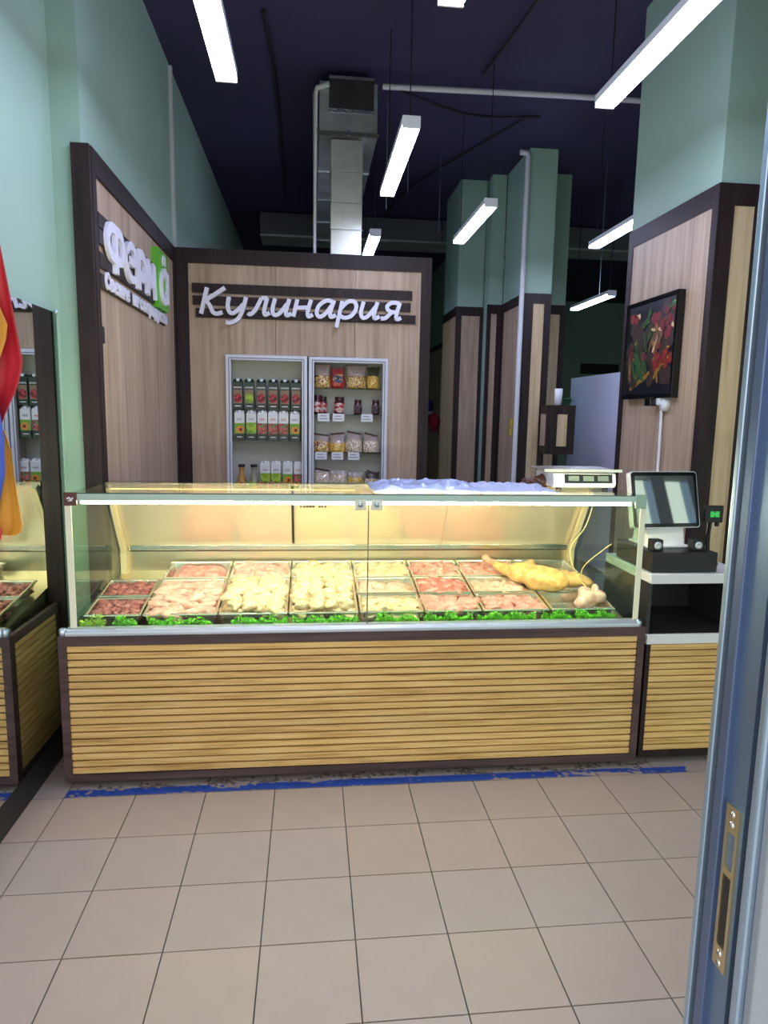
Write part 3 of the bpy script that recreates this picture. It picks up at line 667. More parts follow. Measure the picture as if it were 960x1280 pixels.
for pts in ([(2.50, .45, 1.28), (2.46, .45, 1.12), (2.37, .42, 1.0), (2.40, .38, .87), (2.45, .30, .80)], [(2.53, .30, 1.05), (2.46, .33, .98), (2.42, .36, .92), (2.41, .37, .86)], [(.075, .62, 1.27), (.072, .75, 1.05), (.09, .84, .93), (.085, .83, .82)], [(2.535, .84, .95), (2.53, .80, .88), (2.50, .78, .81)]):
    MB().tube(smooth_pts(pts, 6), .0028, 6).build('wire', WIRE, dc)

# trays --------------------------------------------------------------
SL = math.atan(.10/.70)
def on_deck(x, s, h):      # s metres along the slope from the front of the trays
    return Vector((x, .172+s*math.cos(SL)-h*math.sin(SL), .704+s*math.sin(SL)+h*math.cos(SL)))
TRAYH = .058
def tray(x0, x1, s0, s1, label):
    t = thing('steel_tray', label, 'tray', on_deck((x0+x1)/2, (s0+s1)/2, .001), 'steel trays in the display case')
    t.rotation_euler.x = SL
    a, b = (x1-x0)/2-.003, (s1-s0)/2-.003; r = .014; k = .012; h = TRAYH
    O = [(-a, -b), (a, -b), (a, b), (-a, b)]
    m = MB()
    def ring(da, z): return [(sx*(a-da), sy*(b-da), z) for sx, sy in ((-1, -1), (1, -1), (1, 1), (-1, 1))]
    rings = [ring(0, h-.006), ring(0, h), ring(r, h), ring(r+k, .004), ]
    vs = [p for g in rings for p in g]; fs = []
    for i in range(3):
        for q in range(4): fs.append((i*4+q, i*4+(q+1) % 4, (i+1)*4+(q+1) % 4, (i+1)*4+q))
    fs.append((12, 13, 14, 15)); m.add(vs, fs)
    rings = [ring(r*.6, h-.006), ring(r+k-.004, 0)]; vs = [p for g in rings for p in g]; fs = [(q, (q+1) % 4, 4+(q+1) % 4, 4+q) for q in range(4)]+[(7, 6, 5, 4)]
    m.add(vs, fs)
    m.build('pan', STEEL, t, .004, 2, local=True)
    return (x0, x1, s0, s1)
PINK = meat('pale_pink_chicken', (216, 156, 142), (230, 178, 162), (240, 202, 188))
CREAMM = meat('cream_chicken', (218, 184, 140), (232, 204, 164), (242, 220, 188))
REDM = meat('red_meat', (170, 80, 76), (202, 116, 108), (226, 160, 150))
DARKM = meat('dark_offal', (122, 54, 54), (160, 88, 84), (198, 134, 126))
ROSE = meat('rose_meat', (202, 122, 114), (220, 152, 142), (236, 188, 178))
YELS = meat('yellow_chicken_skin', (214, 164, 96), (230, 186, 112), (238, 204, 142))
WAX = meat('waxy_pale_meat', (214, 160, 140), (228, 186, 166), (238, 210, 194))
lump = {}
def lumps(m_, rad, name):
    key = (m_.name, rad)
    if key not in lump:
        lump[key] = []
        for s in range(4):
            me = MB().ico((0, 0, 0), rad, (0, 0, 0), 3, .5, s*2.3+len(lump)).mesh(name); me.materials.append(m_); lump[key].append(me)
    return lump[key]
def fill(tr, name, label, m_, rad, nx, ny, group, lift=.0, layers=1, cat='meat'):
    x0, x1, s0, s1 = tr
    for L in range(layers):
        nX, nY = max(1, nx-L), max(1, ny-L)
        for i in range(nX):
            for j in range(nY):
                x = x0+.028+(x1-x0-.056)*(i+.5)/nX+R.uniform(-.012, .012); s = s0+.028+(s1-s0-.056)*(j+.5)/nY+R.uniform(-.012, .012)
                o = bpy.data.objects.new(name, R.choice(lumps(m_, rad, name))); COL.objects.link(o)
                o.location = on_deck(x, s, .006+rad[2]*.9+L*rad[2]*1.3+lift); o.rotation_euler = (SL+R.uniform(-.25, .25), R.uniform(-.25, .25), R.uniform(-.9, .9)+(math.pi if R.random() < .5 else 0))
                k = R.uniform(.88, 1.2); o.scale = (k, k, k); tag(o, label, cat, group)
def heap(tr, name, label, m_, hgt, cat='meat'):
    x0, x1, s0, s1 = tr; nx, ny = 30, 20; m = MB(); vs = []
    for j in range(ny+1):
        for i in range(nx+1):
            u, v = i/nx, j/ny; x = x0+.026+(x1-x0-.052)*u; s = s0+.026+(s1-s0-.052)*v
            e = min(1, 6*min(u, 1-u, v, 1-v)); h = .006+hgt*(.55+.45*e)*e**.4+.007*noise.noise(Vector((x*70, s*70, 1)))*e
            vs.append(on_deck(x, s, max(.005, h)))
    m.add(vs, [(j*(nx+1)+i, j*(nx+1)+i+1, (j+1)*(nx+1)+i+1, (j+1)*(nx+1)+i) for j in range(ny) for i in range(nx)], True)
    n0 = len(vs); ed = [i for i in range(nx+1)]+[j*(nx+1)+nx for j in range(1, ny+1)]+[ny*(nx+1)+i for i in range(nx-1, -1, -1)]+[j*(nx+1) for j in range(ny-1, 0, -1)]
    m.add([vs[i]-Vector((0, 0, .004)) for i in ed], [tuple(range(len(ed)))])
    o = m.build(name, m_); tag(o, label, cat, kind='stuff')
B = [.055, .307, .64, .955, 1.28, 1.585, 1.86, 2.19, 2.515]
T = lambda c, s0, s1, lb: tray(B[c], B[c+1], s0, s1, lb)
F1, F2 = .43, .68
t = T(0, 0, .21, 'front steel tray of dark diced meat at the mirror end'); fill(t, 'diced_meat', 'dark diced meat piece in the front tray at the mirror end', DARKM, (.026, .024, .016), 6, 5, 'dark diced meat at the mirror end', 0, 2)
t = T(0, .215, .43, 'second steel tray of dark diced meat at the mirror end'); fill(t, 'diced_meat', 'dark diced meat piece in the second tray at the mirror end', DARKM, (.026, .024, .015), 6, 5, 'dark diced meat behind the front tray', 0, 2)
t = T(1, 0, F1, 'large steel tray of pale pink chicken fillets'); fill(t, 'chicken_fillet', 'pale pink chicken fillet in the large front tray', PINK, (.052, .058, .024), 4, 5, 'pale pink chicken fillets', .008)
t = T(1, F1+.005, F2, 'rear steel tray of shredded pink meat'); heap(t, 'shredded_meat', 'shredded pink meat heaped in the rear tray', ROSE, .05)
t = T(2, 0, F1, 'large steel tray of cream chicken pieces left of centre'); fill(t, 'chicken_piece', 'cream chicken piece in the large tray left of centre', CREAMM, (.040, .044, .026), 5, 6, 'cream chicken pieces left of centre', .004, 2)
t = T(2, F1+.005, F2, 'rear steel tray of peach coloured chicken pieces'); fill(t, 'chicken_piece', 'peach coloured chicken piece in the rear tray', PINK, (.042, .04, .024), 5, 4, 'peach coloured chicken pieces', .008)
t = T(3, 0, F1, 'large steel tray of cream chicken pieces beside the glass joint'); fill(t, 'chicken_piece', 'cream chicken piece in the tray beside the glass joint', CREAMM, (.038, .044, .026), 5, 6, 'cream chicken pieces beside the joint', .004, 2)
t = T(3, F1+.005, F2, 'rear steel tray of yellowish chicken beside the glass joint'); fill(t, 'chicken_piece', 'yellowish chicken piece in the rear tray left of the glass joint', CREAMM, (.042, .04, .024), 5, 4, 'yellowish chicken pieces at the back', .008)
t = T(4, 0, .21, 'front steel tray of cream fillets right of the glass joint'); fill(t, 'chicken_fillet', 'cream chicken fillet in the front tray right of the glass joint', CREAMM, (.05, .06, .022), 4, 2, 'cream fillets right of the joint', .002)
t = T(4, .215, F1, 'middle steel tray of pale fillets right of the glass joint'); fill(t, 'chicken_fillet', 'pale chicken fillet in the middle tray right of the glass joint', WAX, (.05, .06, .02), 4, 2, 'pale fillets right of the joint', .0)
t = T(4, F1+.005, F2, 'rear steel tray of yellowish chicken right of the glass joint'); fill(t, 'chicken_piece', 'yellowish chicken piece in the rear tray right of the glass joint', CREAMM, (.042, .04, .024), 4, 4, 'yellowish chicken right of the joint', .008)
t = T(5, 0, .21, 'front steel tray of red fillets'); fill(t, 'meat_fillet', 'long red fillet in the front tray', ROSE, (.062, .055, .024), 3, 2, 'long red fillets', .006)
t = T(5, .215, F1, 'middle steel tray of red meat pieces'); fill(t, 'meat_piece', 'red meat piece in the middle tray', REDM, (.045, .045, .026), 4, 3, 'red meat pieces', .008)
t = T(5, F1+.005, F2, 'rear steel tray of pink meat pieces'); fill(t, 'meat_piece', 'pink meat piece in the rear tray', ROSE, (.045, .045, .026), 4, 3, 'pink meat pieces at the back', .01)
t = T(6, 0, .21, 'front steel tray of pink drumstick meat'); fill(t, 'drumstick', 'pink drumstick in the front tray', ROSE, (.042, .06, .024), 4, 2, 'pink drumsticks', .004)
t = T(6, .215, F1, 'middle steel tray of pale wings'); fill(t, 'chicken_wing', 'pale chicken wing in the middle tray', WAX, (.034, .055, .02), 5, 3, 'pale chicken wings', .004)
t = T(6, F1+.005, F2, 'rear steel tray of rosy meat beside the chicken'); fill(t, 'meat_piece', 'rosy meat piece in the rear tray beside the chicken', ROSE, (.045, .045, .024), 5, 3, 'rosy meat pieces beside the chicken', .008)
T(7, 0, .21, 'nearly empty front steel tray at the scale end'); T(7, .215, F2, 'large steel tray under the whole chicken')
def blob(name, label, cat, els, m_, vox=.007, parent=None):
    m = MB()
    for c, rad, rot in els: m.ico(c, rad, rot, 3, .12, c[0]*7)
    o = m.build(name, m_, parent)
    if label: tag(o, label, cat)
    r = o.modifiers.new('remesh', 'REMESH'); r.mode = 'VOXEL'; r.voxel_size = vox; r.use_smooth_shade = True
    s = o.modifiers.new('smooth', 'SMOOTH'); s.iterations = 4; s.factor = .5
    return o
D = lambda x, s, h: tuple(on_deck(x, s, h))
FOOT = meat('pink_chicken_leg', (206, 140, 110), (222, 166, 138), (234, 190, 164))
ch = thing('whole_chicken', 'whole yellow chicken lying across the right hand trays', 'chicken', D(2.26, .36, .06))
blob('carcass', None, None, [(D(2.25, .29, .095), (.125, .10, .066), (0, .1, -.35)), (D(2.16, .37, .10), (.085, .08, .056), (0, 0, .2)), (D(2.09, .43, .092), (.035, .055, .032), (.2, 0, .7)), (D(2.06, .47, .098), (.026, .04, .024), (.2, 0, .75)),
     (D(2.21, .44, .10), (.05, .05, .035), (0, 0, -.4)), (D(2.245, .50, .105), (.022, .05, .02), (0, 0, -.5)), (D(2.33, .27, .08), (.05, .035, .025), (0, .2, .3))], YELS, parent=ch)
blob('leg_end', None, None, [(D(2.04, .50, .104), (.02, .05, .02), (.2, 0, .75)), (D(2.005, .545, .116), (.022, .024, .022), (0, 0, 0)), (D(2.018, .53, .108), (.018, .02, .018), (0, 0, 0))], FOOT, .005, parent=ch)
blob('chicken_half', 'smaller yellow chicken half beside the whole chicken', 'chicken', [(D(2.41, .31, .082), (.075, .065, .042), (0, 0, -.2)), (D(2.47, .29, .078), (.045, .04, .03), (0, .3, 0)), (D(2.39, .38, .082), (.035, .04, .028), (0, 0, 0))], YELS)
blob('meat_chunk', 'pale bony meat chunk at the scale end of the trays', 'meat', [(D(2.42, .12, .058), (.055, .05, .042), (0, 0, .3)), (D(2.475, .11, .075), (.03, .035, .032), (0, 0, 0)), (D(2.47, .16, .095), (.018, .022, .026), (.3, 0, 0)), (D(2.38, .10, .045), (.035, .035, .03), (0, 0, 0)), (D(2.415, .17, .075), (.03, .025, .03), (0, 0, 0))], WAX, .006)

# plastic parsley garnish along the front --------------------------------
LEAFM = P('bright_parsley_green', (128, 224, 56), .5, var=.45, vscale=(60, 60, 60))
LEAFY = P('yellow_parsley_green', (190, 228, 84), .5, var=.3, vscale=(60, 60, 60))
def garnish(x0, x1, m_, hh, lb):
    m = MB(); n = int((x1-x0)/.0045)
    for k in range(n*3):
        x = R.uniform(x0, x1); y = R.uniform(.128, .152); h = 1.2*hh*R.uniform(.35, 1)*(.75+.25*math.sin(x*60))
        if k % 3 == 0: m.tube([(x, y, .7135), (x+R.uniform(-.006, .006), y-.003, .714+h)], .0008, 3, False, False)
        for q in range(5):
            c = Vector((x+R.uniform(-.01, .01), y+R.uniform(-.007, .007), .716+h*R.uniform(.3, 1))); s = R.uniform(.003, .0065); e = Euler((R.uniform(-1, 1), R.uniform(-1, 1), R.uniform(0, 6))).to_matrix()
            m.add([c+e @ Vector(p)*s for p in ((-1, 0, 0), (-.2, -.7, .2), (1, 0, 0), (.2, .8, .2))], [(0, 1, 2, 3)])
    o = m.build('parsley_garnish', m_); tag(o, lb, 'garnish', 'green plastic parsley along the tray fronts', 'stuff')
GL = ['tall yellow green parsley tuft at the mirror end', 'second parsley tuft from the mirror end', 'parsley strip below the pale pink fillets', 'parsley strip below the cream chicken', 'low parsley strip left of the glass joint', 'parsley strip right of the glass joint', 'parsley strip below the red fillets', 'parsley strip below the drumsticks', 'short parsley strip below the whole chicken', 'parsley tuft at the scale end']
for (a, b, m_, h), lb in zip(((.06, .16, LEAFY, .06), (.2, .29, LEAFM, .055), (.35, .61, LEAFM, .050), (.70, .95, LEAFM, .046), (.97, 1.27, LEAFM, .042), (1.36, 1.55, LEAFM, .050), (1.58, 1.80, LEAFM, .048), (1.83, 2.10, LEAFM, .050), (2.14, 2.28, LEAFM, .052), (2.31, 2.5, LEAFM, .052)), GL): garnish(a, b, m_, h, lb)

# ------------------------------------------------------------------ things on top of the case
def crumple(name, label, x0, x1, y0, y1, z, h, m_, seed, cat):
    nx, ny = 48, 22; m = MB(); top = []; bot = []
    for j in range(ny+1):
        for i in range(nx+1):
            u, v = i/nx, j/ny; e = min(1, 7*min(u, 1-u))*min(1, 5*min(v, 1-v))
            wob = .02*noise.noise(Vector((u*3, v*3, seed)))
            q = Vector((u*14, v*9, seed)); hh = h*(.35+.65*abs(noise.noise(q*.55)))*e**.5+.006*noise.noise(q*1.8)*e
            x = x0+(x1-x0)*u+(wob if v in (0, 1) or True else 0); y = y0+(y1-y0)*v+.012*noise.noise(Vector((u*9, v*2, seed+4)))
            top.append((x, y, z+.002+max(0, hh))); bot.append((x, y, z+.0005))
    n = len(top); W_ = nx+1
    fs = [(j*W_+i, j*W_+i+1, (j+1)*W_+i+1, (j+1)*W_+i) for j in range(ny) for i in range(nx)]
    fs += [tuple(n+k for k in f) for f in fs]
    ed = [i for i in range(W_)]+[j*W_+nx for j in range(1, ny+1)]+[ny*W_+i for i in range(nx-1, -1, -1)]+[j*W_ for j in range(ny-1, 0, -1)]
    fs += [(ed[k], ed[(k+1) % len(ed)], n+ed[(k+1) % len(ed)], n+ed[k]) for k in range(len(ed))]
    m.add(top+bot, fs, True); o = m.build(name, m_); tag(o, label, cat); return o
TG = 1.3112
crumple('plastic_sheet', 'crumpled pale blue plastic sheeting on the case top', 1.34, 1.86, .22, .62, TG, .05, P('pale_blue_plastic', (166, 178, 214), .3, var=.25, vscale=(14, 14, 14), coat=.3), 3.3, 'plastic sheet')
crumple('paper_stack', 'rumpled white wrapping paper beside the scale', 1.84, 2.22, .2, .58, TG, .035, P('rumpled_white_paper', (178, 182, 208), .6, var=.15, vscale=(14, 14, 14)), 9.1, 'paper')
bb = MB()
for k, (c, r_) in enumerate((((2.185, .50, TG+.028), (.05, .04, .027)), ((2.225, .48, TG+.03), (.035, .035, .03)), ((2.15, .49, TG+.018), (.03, .03, .018)))): bb.ico(c, r_, (0, 0, k), 3, .5, k*4.1)
tag(bb.build('brown_bag', P('brown_plastic_bag', (92, 58, 48), .35, var=.5, vscale=(40, 40, 40), bump=.4, bscale=(70, 70, 70))), 'small brown knotted bag beside the scale', 'bag')
# scale
sx0, sx1 = 2.235, 2.555; sy0, sy1 = .34, .61
scl = thing('counter_scale', 'white electronic counter scale with steel pan on the case top', 'scale', (2.395, .47, TG))
for x in (sx0+.04, sx1-.04):
    for y in (sy0+.04, sy1-.04): MB().lathe((x, y, TG), [(.014, 0), (.014, .012)], 10).build('foot', BLACK, scl)
m = MB().prism([(sy0+.012, TG+.012), (sy0, TG+.03), (sy0+.012, TG+.082), (sy1, TG+.082), (sy1, TG+.012)], lambda a, b, d: (d, a, b), sx0, sx1); m.build('body', WHITE, scl, .006)
def front(x0, x1, v0, v1, off=.0):     # patch on the leaning front of the scale body
    a = Vector((0, sy0+.0, TG+.03)); b = Vector((0, sy0+.012, TG+.082)); d = b-a; n = Vector((0, -d.z, d.y)).normalized()
    p, q = a+d*v0+n*(.001+off), a+d*v1+n*(.001+off)
    return MB().add([(x0, p.y, p.z), (x1, p.y, p.z), (x1, q.y, q.z), (x0, q.y, q.z), (x0, p.y+.002, p.z), (x1, p.y+.002, p.z), (x1, q.y+.002, q.z), (x0, q.y+.002, q.z)], [(0, 1, 2, 3), (7, 6, 5, 4), (0, 4, 5, 1), (1, 5, 6, 2), (2, 6, 7, 3), (3, 7, 4, 0)])
dp = front(sx0+.055, sx1-.02, .08, .9).build('display_panel', BLACKG, scl)
for k in range(3): front(sx0+.075+k*.075, sx0+.13+k*.075, .3, .75, .0006).build('lcd_window', P('grey_lcd', (112, 120, 112), .2), dp)
MB().lathe((2.395, .47, TG+.082), [(.03, 0), (.03, .012)], 12).build('pan_support', BLACK, scl)
m = MB().box(sx0-.05, sx1+.02, sy0-.005, sy1+.02, TG+.094, TG+.098); m.build('weighing_pan', STEEL, scl, .003)
m = MB().box(sx0-.052, sx1+.022, sy0-.008, sy0-.004, TG+.090, TG+.104); m.build('pan_rim', STEEL, scl)

# ------------------------------------------------------------------ till counter
pc_ = thing('till_counter', 'till counter with white shelf edges and slatted front', 'counter', (2.9, .36, 0))
px0, px1, py0, py1 = 2.645, 3.145, .10, .60
DIN = P('black_shelf_lining', (46, 44, 46), .5)
bx('top_board', WHITEB, pc_, px0, px1, py0, py1, .897, .942, .002); bx('lower_board', WHITEB, pc_, px0, px1, py0, py0+.02, .602, .648, .002)
bx('shelf', DIN, pc_, px0, px1, py0+.02, py1-.02, .602, .646)
bx('side_panel', DIN, pc_, px0, px0+.018, py0+.02, py1, .03, .897); bx('side_panel', DIN, pc_, px1-.018, px1, py0+.02, py1, .03, .897)
bx('back_panel', DIN, pc_, px0+.018, px1-.018, py1-.018, py1, .03, .897)
bx('frame_stile', DARK, pc_, px0, px0+.022, py0, py0+.02, .03, .602); bx('frame_rail', DARK, pc_, px0+.022, px1, py0, py0+.02, .03, .062)
bx('inner_front', BLACK, pc_, px0+.022, px1, py0+.014, py0+.02, .062, .602)
for k in range(17):
    z0 = .062+k*(.54/17)
    bx('slat', SLAT, pc_, px0+.022, px1, py0+.001+R.uniform(0, .002), py0+.014, z0+.0028, z0+.54/17-.0028, .0012)
ZT = .942
tag(bx('cash_drawer', BLACK, None, 2.655, 2.985, .128, .50, ZT+.004, ZT+.098, .004), 'black cash drawer on the till counter', 'cash drawer')
# POS terminal
pos = thing('till_terminal', 'white touch screen till terminal standing on the cash drawer', 'till', (2.80, .34, ZT+.098))
ZD = ZT+.098
m = MB().prism([(.27, ZD), (.30, ZD+.11), (.36, ZD+.17), (.40, ZD+.17), (.43, ZD)], lambda a, b, d: (d, a, b), 2.70, 2.90); m.build('stand', WHITE, pos, .008)
bx('stand_foot', WHITE, pos, 2.69, 2.91, .25, .45, ZD, ZD+.012, .004)
Ms = Matrix.Translation((2.79, .30, ZD+.232)) @ Matrix.Rotation(math.radians(5), 4, 'Z') @ Matrix.Rotation(math.radians(-14), 4, 'X')
def rounded(w_, h, r, n=5):
    o = []
    for cx, cz, a0 in ((w_-r, h-r, 0), (-w_+r, h-r, 90), (-w_+r, -h+r, 180), (w_-r, -h+r, 270)):
        for k in range(n+1):
            a = math.radians(a0+90*k/n); o.append((cx+r*math.cos(a), cz+r*math.sin(a)))
    return o
fn = lambda a, b, d: Ms @ Vector((a, d, b))
MB().prism(rounded(.182, .140, .016), fn, -.004, .03).build('screen_shell', P('silver_shell', (214, 214, 220), .25, .3), pos)
scr = MB().prism(rounded(.178, .136, .014), fn, -.0065, -.003).build('bezel', BLACKG, pos)
MB().prism(rounded(.16, .118, .004), fn, -.0078, -.006).build('screen', P('dim_glossy_screen', (170, 174, 174), .03, .88), scr)
for x in (2.70, 2.905):
    s_ = thing('speaker', 'small black cube speaker with pale cone %s' % ('at the glass case end' if x < 2.8 else 'beside the customer display'), 'speaker', (x, .19, ZD), 'small speakers under the screen')
    bx('housing', BLACK, s_, x-.028, x+.028, .165, .215, ZD, ZD+.056, .006)
    MB().lathe((x, .165, ZD+.028), [(.019, -.001), (.019, .003), (.012, .005), (.001, .002)], 16, M=Matrix.Rotation(math.pi/2, 3, 'X')).build('cone', P('pale_cone', (206, 208, 210), .25, .4), s_)
# customer display on a pole
cd = thing('customer_display', 'small black customer display with green symbol on a pole', 'display', (3.05, .33, ZT))
MB().lathe((3.06, .33, ZT), [(.05, 0), (.05, .008), (.03, .016), (.012, .02)], 18).build('base', P('grey_base', (90, 92, 100), .3), cd)
MB().tube([(3.06, .33, ZT+.015), (3.052, .33, ZT+.12), (3.055, .325, ZT+.235)], .011, 10).build('pole', BLACK, cd)
bx('housing', BLACK, cd, 3.010, 3.105, .298, .325, ZT+.215, ZT+.30, .005)
bx('knob', BLACK, cd, 3.075, 3.09, .305, .32, ZT+.195, ZT+.215)
m = MB().box(3.035, 3.055, .2965, .298, ZT+.243, ZT+.272).box(3.062, 3.082, .2965, .298, ZT+.243, ZT+.272).box(3.05, 3.067, .2965, .298, ZT+.25, ZT+.265)
m.build('green_symbol', emit('green_symbol_light', (70, 190, 90), .7), cd)

# ------------------------------------------------------------------ picture on the pillar, socket, cable
pic = thing('framed_picture', 'black framed vegetable market picture on the right pillar', 'picture', (3.15, 1.22, 1.79))
py_a, py_b, pz_a, pz_b = .905, 1.535, 1.787, 2.392
px_ = 3.12
for n_, a, b, c, d in (('frame_side', py_a, py_a+.022, pz_a, pz_b), ('frame_side', py_b-.022, py_b, pz_a, pz_b), ('frame_head', py_a+.022, py_b-.022, pz_b-.022, pz_b), ('frame_sill', py_a+.022, py_b-.022, pz_a, pz_a+.03)):
    bx(n_, BLACKG, pic, px_-.008, 3.155, a, b, c, d, .002)
pr = bx('print', P('dark_blue_print_ground', (22, 22, 32), .3, var=.4, vscale=(9, 9, 9), coat=.3), pic, px_, px_+.01, py_a+.022, py_b-.022, pz_a+.03, pz_b-.022)
def blotch(name, col, items, lift, seed):
    m = MB(); rr = random.Random(seed)
    for q_, (u, v, ru, rv, ang) in enumerate(items):       # u: 0 = left in the photo (far end), v: 0 = bottom
        n = 12; y = py_b-.022-(py_b-py_a-.044)*u; z = pz_a+.03+(pz_b-pz_a-.052)*v; vs = []
        for k in range(n):
            a = 2*math.pi*k/n; q = 1+rr.uniform(-.18, .18); e, f = ru*q*math.cos(a), rv*q*math.sin(a)
            vs.append((px_-lift-.00012*q_, y-(e*math.cos(ang)-f*math.sin(ang))*.58, z+(e*math.sin(ang)+f*math.cos(ang))*.55))
        m.add(vs+[(px_+.001, p[1], p[2]) for p in vs], [tuple(range(n))]+[(k, n+k, n+(k+1) % n, (k+1) % n) for k in range(n)])
    o = m.build(name, P(name+'_ink', col, .4, var=.4, vscale=(40, 40, 40), coat=.3), pr); o['kind'] = 'stuff'
rr = random.Random(5)
U_ = rr.uniform
blotch('shelf_print', (142, 104, 40), [(.18+.09*k, .08+.035*k, .07, .028, .35) for k in range(9)], .0006, 1)
blotch('umber_print', (58, 40, 34), [(U_(.05, .95), U_(.15, .9), U_(.08, .14), U_(.06, .1), U_(-1, 1)) for _ in range(26)], .0004, 11)
blotch('brown_print', (110, 76, 50), [(U_(.1, .9), U_(.2, .85), .07, .025, U_(-.8, .4)) for _ in range(10)]+[(.16, .70, .09, .03, -.2), (.3, .6, .1, .03, -.3), (.62, .58, .05, .12, -.5), (.7, .56, .03, .13, -.5), (.55, .56, .025, .12, -.5), (.8, .84, .05, .07, .2), (.1, .3, .035, .16, .1)], .0009, 2)
blotch('green_print', (44, 84, 40), [(U_(.18, .42), U_(.2, .6), .02, U_(.08, .14), U_(.1, .5)) for _ in range(26)]+[(.4, .78, .06, .03, .3), (.47, .86, .025, .08, -.4), (.93, .9, .06, .025, .3), (.5, .66, .02, .08, 0)], .0012, 3)
blotch('lime_print', (96, 160, 52), [(.36, .76, .05, .03, .4), (.44, .80, .04, .025, -.2), (.95, .92, .05, .022, .2), (.33, .5, .012, .1, .3)], .0015, 4)
blotch('red_print', (128, 34, 30), [(U_(.62, .95), U_(.26, .52), .034, .034, 0) for _ in range(20)]+[(.1, .86, .05, .06, .4), (.2, .84, .04, .05, -.3), (.66, .3, .04, .06, 0)], .0018, 5)
blotch('maroon_print', (120, 36, 42), [(U_(.55, .97), U_(.6, .88), .04, .04, 0) for _ in range(24)]+[(.4, .42, .03, .05, .3), (.12, .5, .02, .1, 0)], .0014, 6)
blotch('gold_print', (150, 104, 44), [(U_(.08, .95), U_(.12, .85), U_(.015, .035), U_(.015, .05), U_(-1, 1)) for _ in range(18)], .0016, 12)
blotch('cream_print', (206, 178, 140), [(.57, .69, .05, .018, -.2), (.72, .68, .05, .02, -.2), (.95, .69, .025, .04, 0), (.62, .52, .012, .12, -.5), (.24, .87, .03, .035, 0)], .0021, 7)
blotch('yellow_print', (206, 160, 44), [(.85, .55, .03, .03, 0), (.92, .57, .03, .03, 0), (.9, .5, .03, .03, 0), (.2, .87, .02, .03, .4)], .0024, 8)
sk = thing('wall_socket', 'white wall socket with black plug under the picture', 'socket', (3.15, 1.03, 1.75))
MB().lathe((3.155, 1.025, 1.752), [(.042, 0), (.042, .012), (.036, .03), (.001, .031)], 18, M=Matrix.Rotation(-math.pi/2, 3, 'Y')).build('socket_body', WHITE, sk)
bx('plug', BLACKG, sk, 3.075, 3.13, 1.075, 1.145, 1.74, 1.795, .008)
bx('plug_shell', WHITE, sk, 3.115, 3.152, 1.04, 1.14, 1.745, 1.81, .01)
m = MB().tube(smooth_pts([(3.14, 1.05, 1.73), (3.143, 1.05, 1.6), (3.143, 1.045, 1.3), (3.143, 1.04, 1.0)], 5), .009, 8); tag(m.build('power_cable', WHITE), 'white power cable running down the right pillar', 'cable')

# ------------------------------------------------------------------ hanging lamps
LIGHT = emit('cool_white_tube', (208, 216, 255), LAMP_POWER)
HOUS = P('white_lamp_housing', (222, 224, 232), .4)
def lamp(x, y0, y1, z, label, dx=0.0):
    t = thing('linear_lamp', label, 'lamp', (x, (y0+y1)/2, z), 'hanging linear lamps')
    hw = .05
    bx('housing', HOUS, t, x-hw, x+hw, y0, y1, z+.012, z+.05, .004)
    bx('diffuser', LIGHT, t, x-hw*.94, x+hw*.94, y0+.02, y1-.02, z-.008, z+.012)
    for y in (y0-.012, y1): bx('end_cap', HOUS, t, x-hw, x+hw, y, y+.012, z-.012, z+.052, .003)
    for y in (y0+.06, y1-.06):
        MB().tube([(x, y, z+.05), (x, y, CEIL-.001)], .0035, 6).build('suspension_cord', BLACK, t)
        bx('hook', ALU, t, x-.018, x+.018, y-.018, y+.018, z+.05, z+.062)
    return t
for a in ((.66, -.56, .64, 3.2, 'hanging linear lamp nearest the left wall, top left of view'), (2.505, -.56, .64, 3.2, 'hanging linear lamp in front of the right pillar'), (1.575, -1.3, -.09, 3.2, 'hanging linear lamp nearest the entrance above the doorway aisle'),
          (1.59, 1.03, 2.19, 3.2, 'hanging linear lamp right of the ventilation duct'), (2.375, 2.32, 3.42, 3.2, 'hanging linear lamp in front of the green columns'), (3.62, 2.2, 3.37, 3.2, 'hanging linear lamp just behind the right pillar'),
          (4.345, 4.56, 5.63, 3.0, 'farthest hanging linear lamp near the back wall'), (1.61, 3.3, 4.5, 3.2, 'hanging linear lamp half hidden behind the sign partition')): lamp(*a)

# ------------------------------------------------------------------ ventilation duct, pipes, ceiling cables
du = thing('ventilation_duct', 'galvanised ventilation duct dropping behind the sign partition', 'duct', (1.34, 3.0, 2.4))
bx('insulated_box', GALVD, du, 1.19, 1.532, 2.70, 3.25, 3.94, 4.18, .01)
m = MB(); m.add([(1.19, 2.70, 3.94), (1.532, 2.70, 3.94), (1.532, 3.25, 3.94), (1.19, 3.25, 3.94), (1.118, 2.70, 3.79), (1.56, 2.70, 3.79), (1.56, 3.25, 3.79), (1.118, 3.25, 3.79)], [(0, 1, 5, 4), (1, 2, 6, 5), (2, 3, 7, 6), (3, 0, 4, 7), (0, 3, 2, 1), (4, 5, 6, 7)]); m.build('transition_piece', GALV, du)
bx('foil_tape', P('wrinkled_foil', (190, 190, 195), .3, 1.0, bump=.8, bscale=(60, 60, 60)), du, 1.188, 1.534, 2.696, 2.70, 3.925, 3.955)
bx('foil_tape', P('wrinkled_foil', (190, 190, 195), .3, 1.0, bump=.8, bscale=(60, 60, 60)), du, 1.188, 1.534, 2.696, 2.70, 4.165, 4.185)
bx('flange', P('dark_flange', (120, 118, 112), .45, .8), du, 1.105, 1.572, 2.69, 2.715, 3.765, 3.79)
bx('flange_clamp', ALU, du, 1.325, 1.352, 2.682, 2.69, 3.762, 3.796)
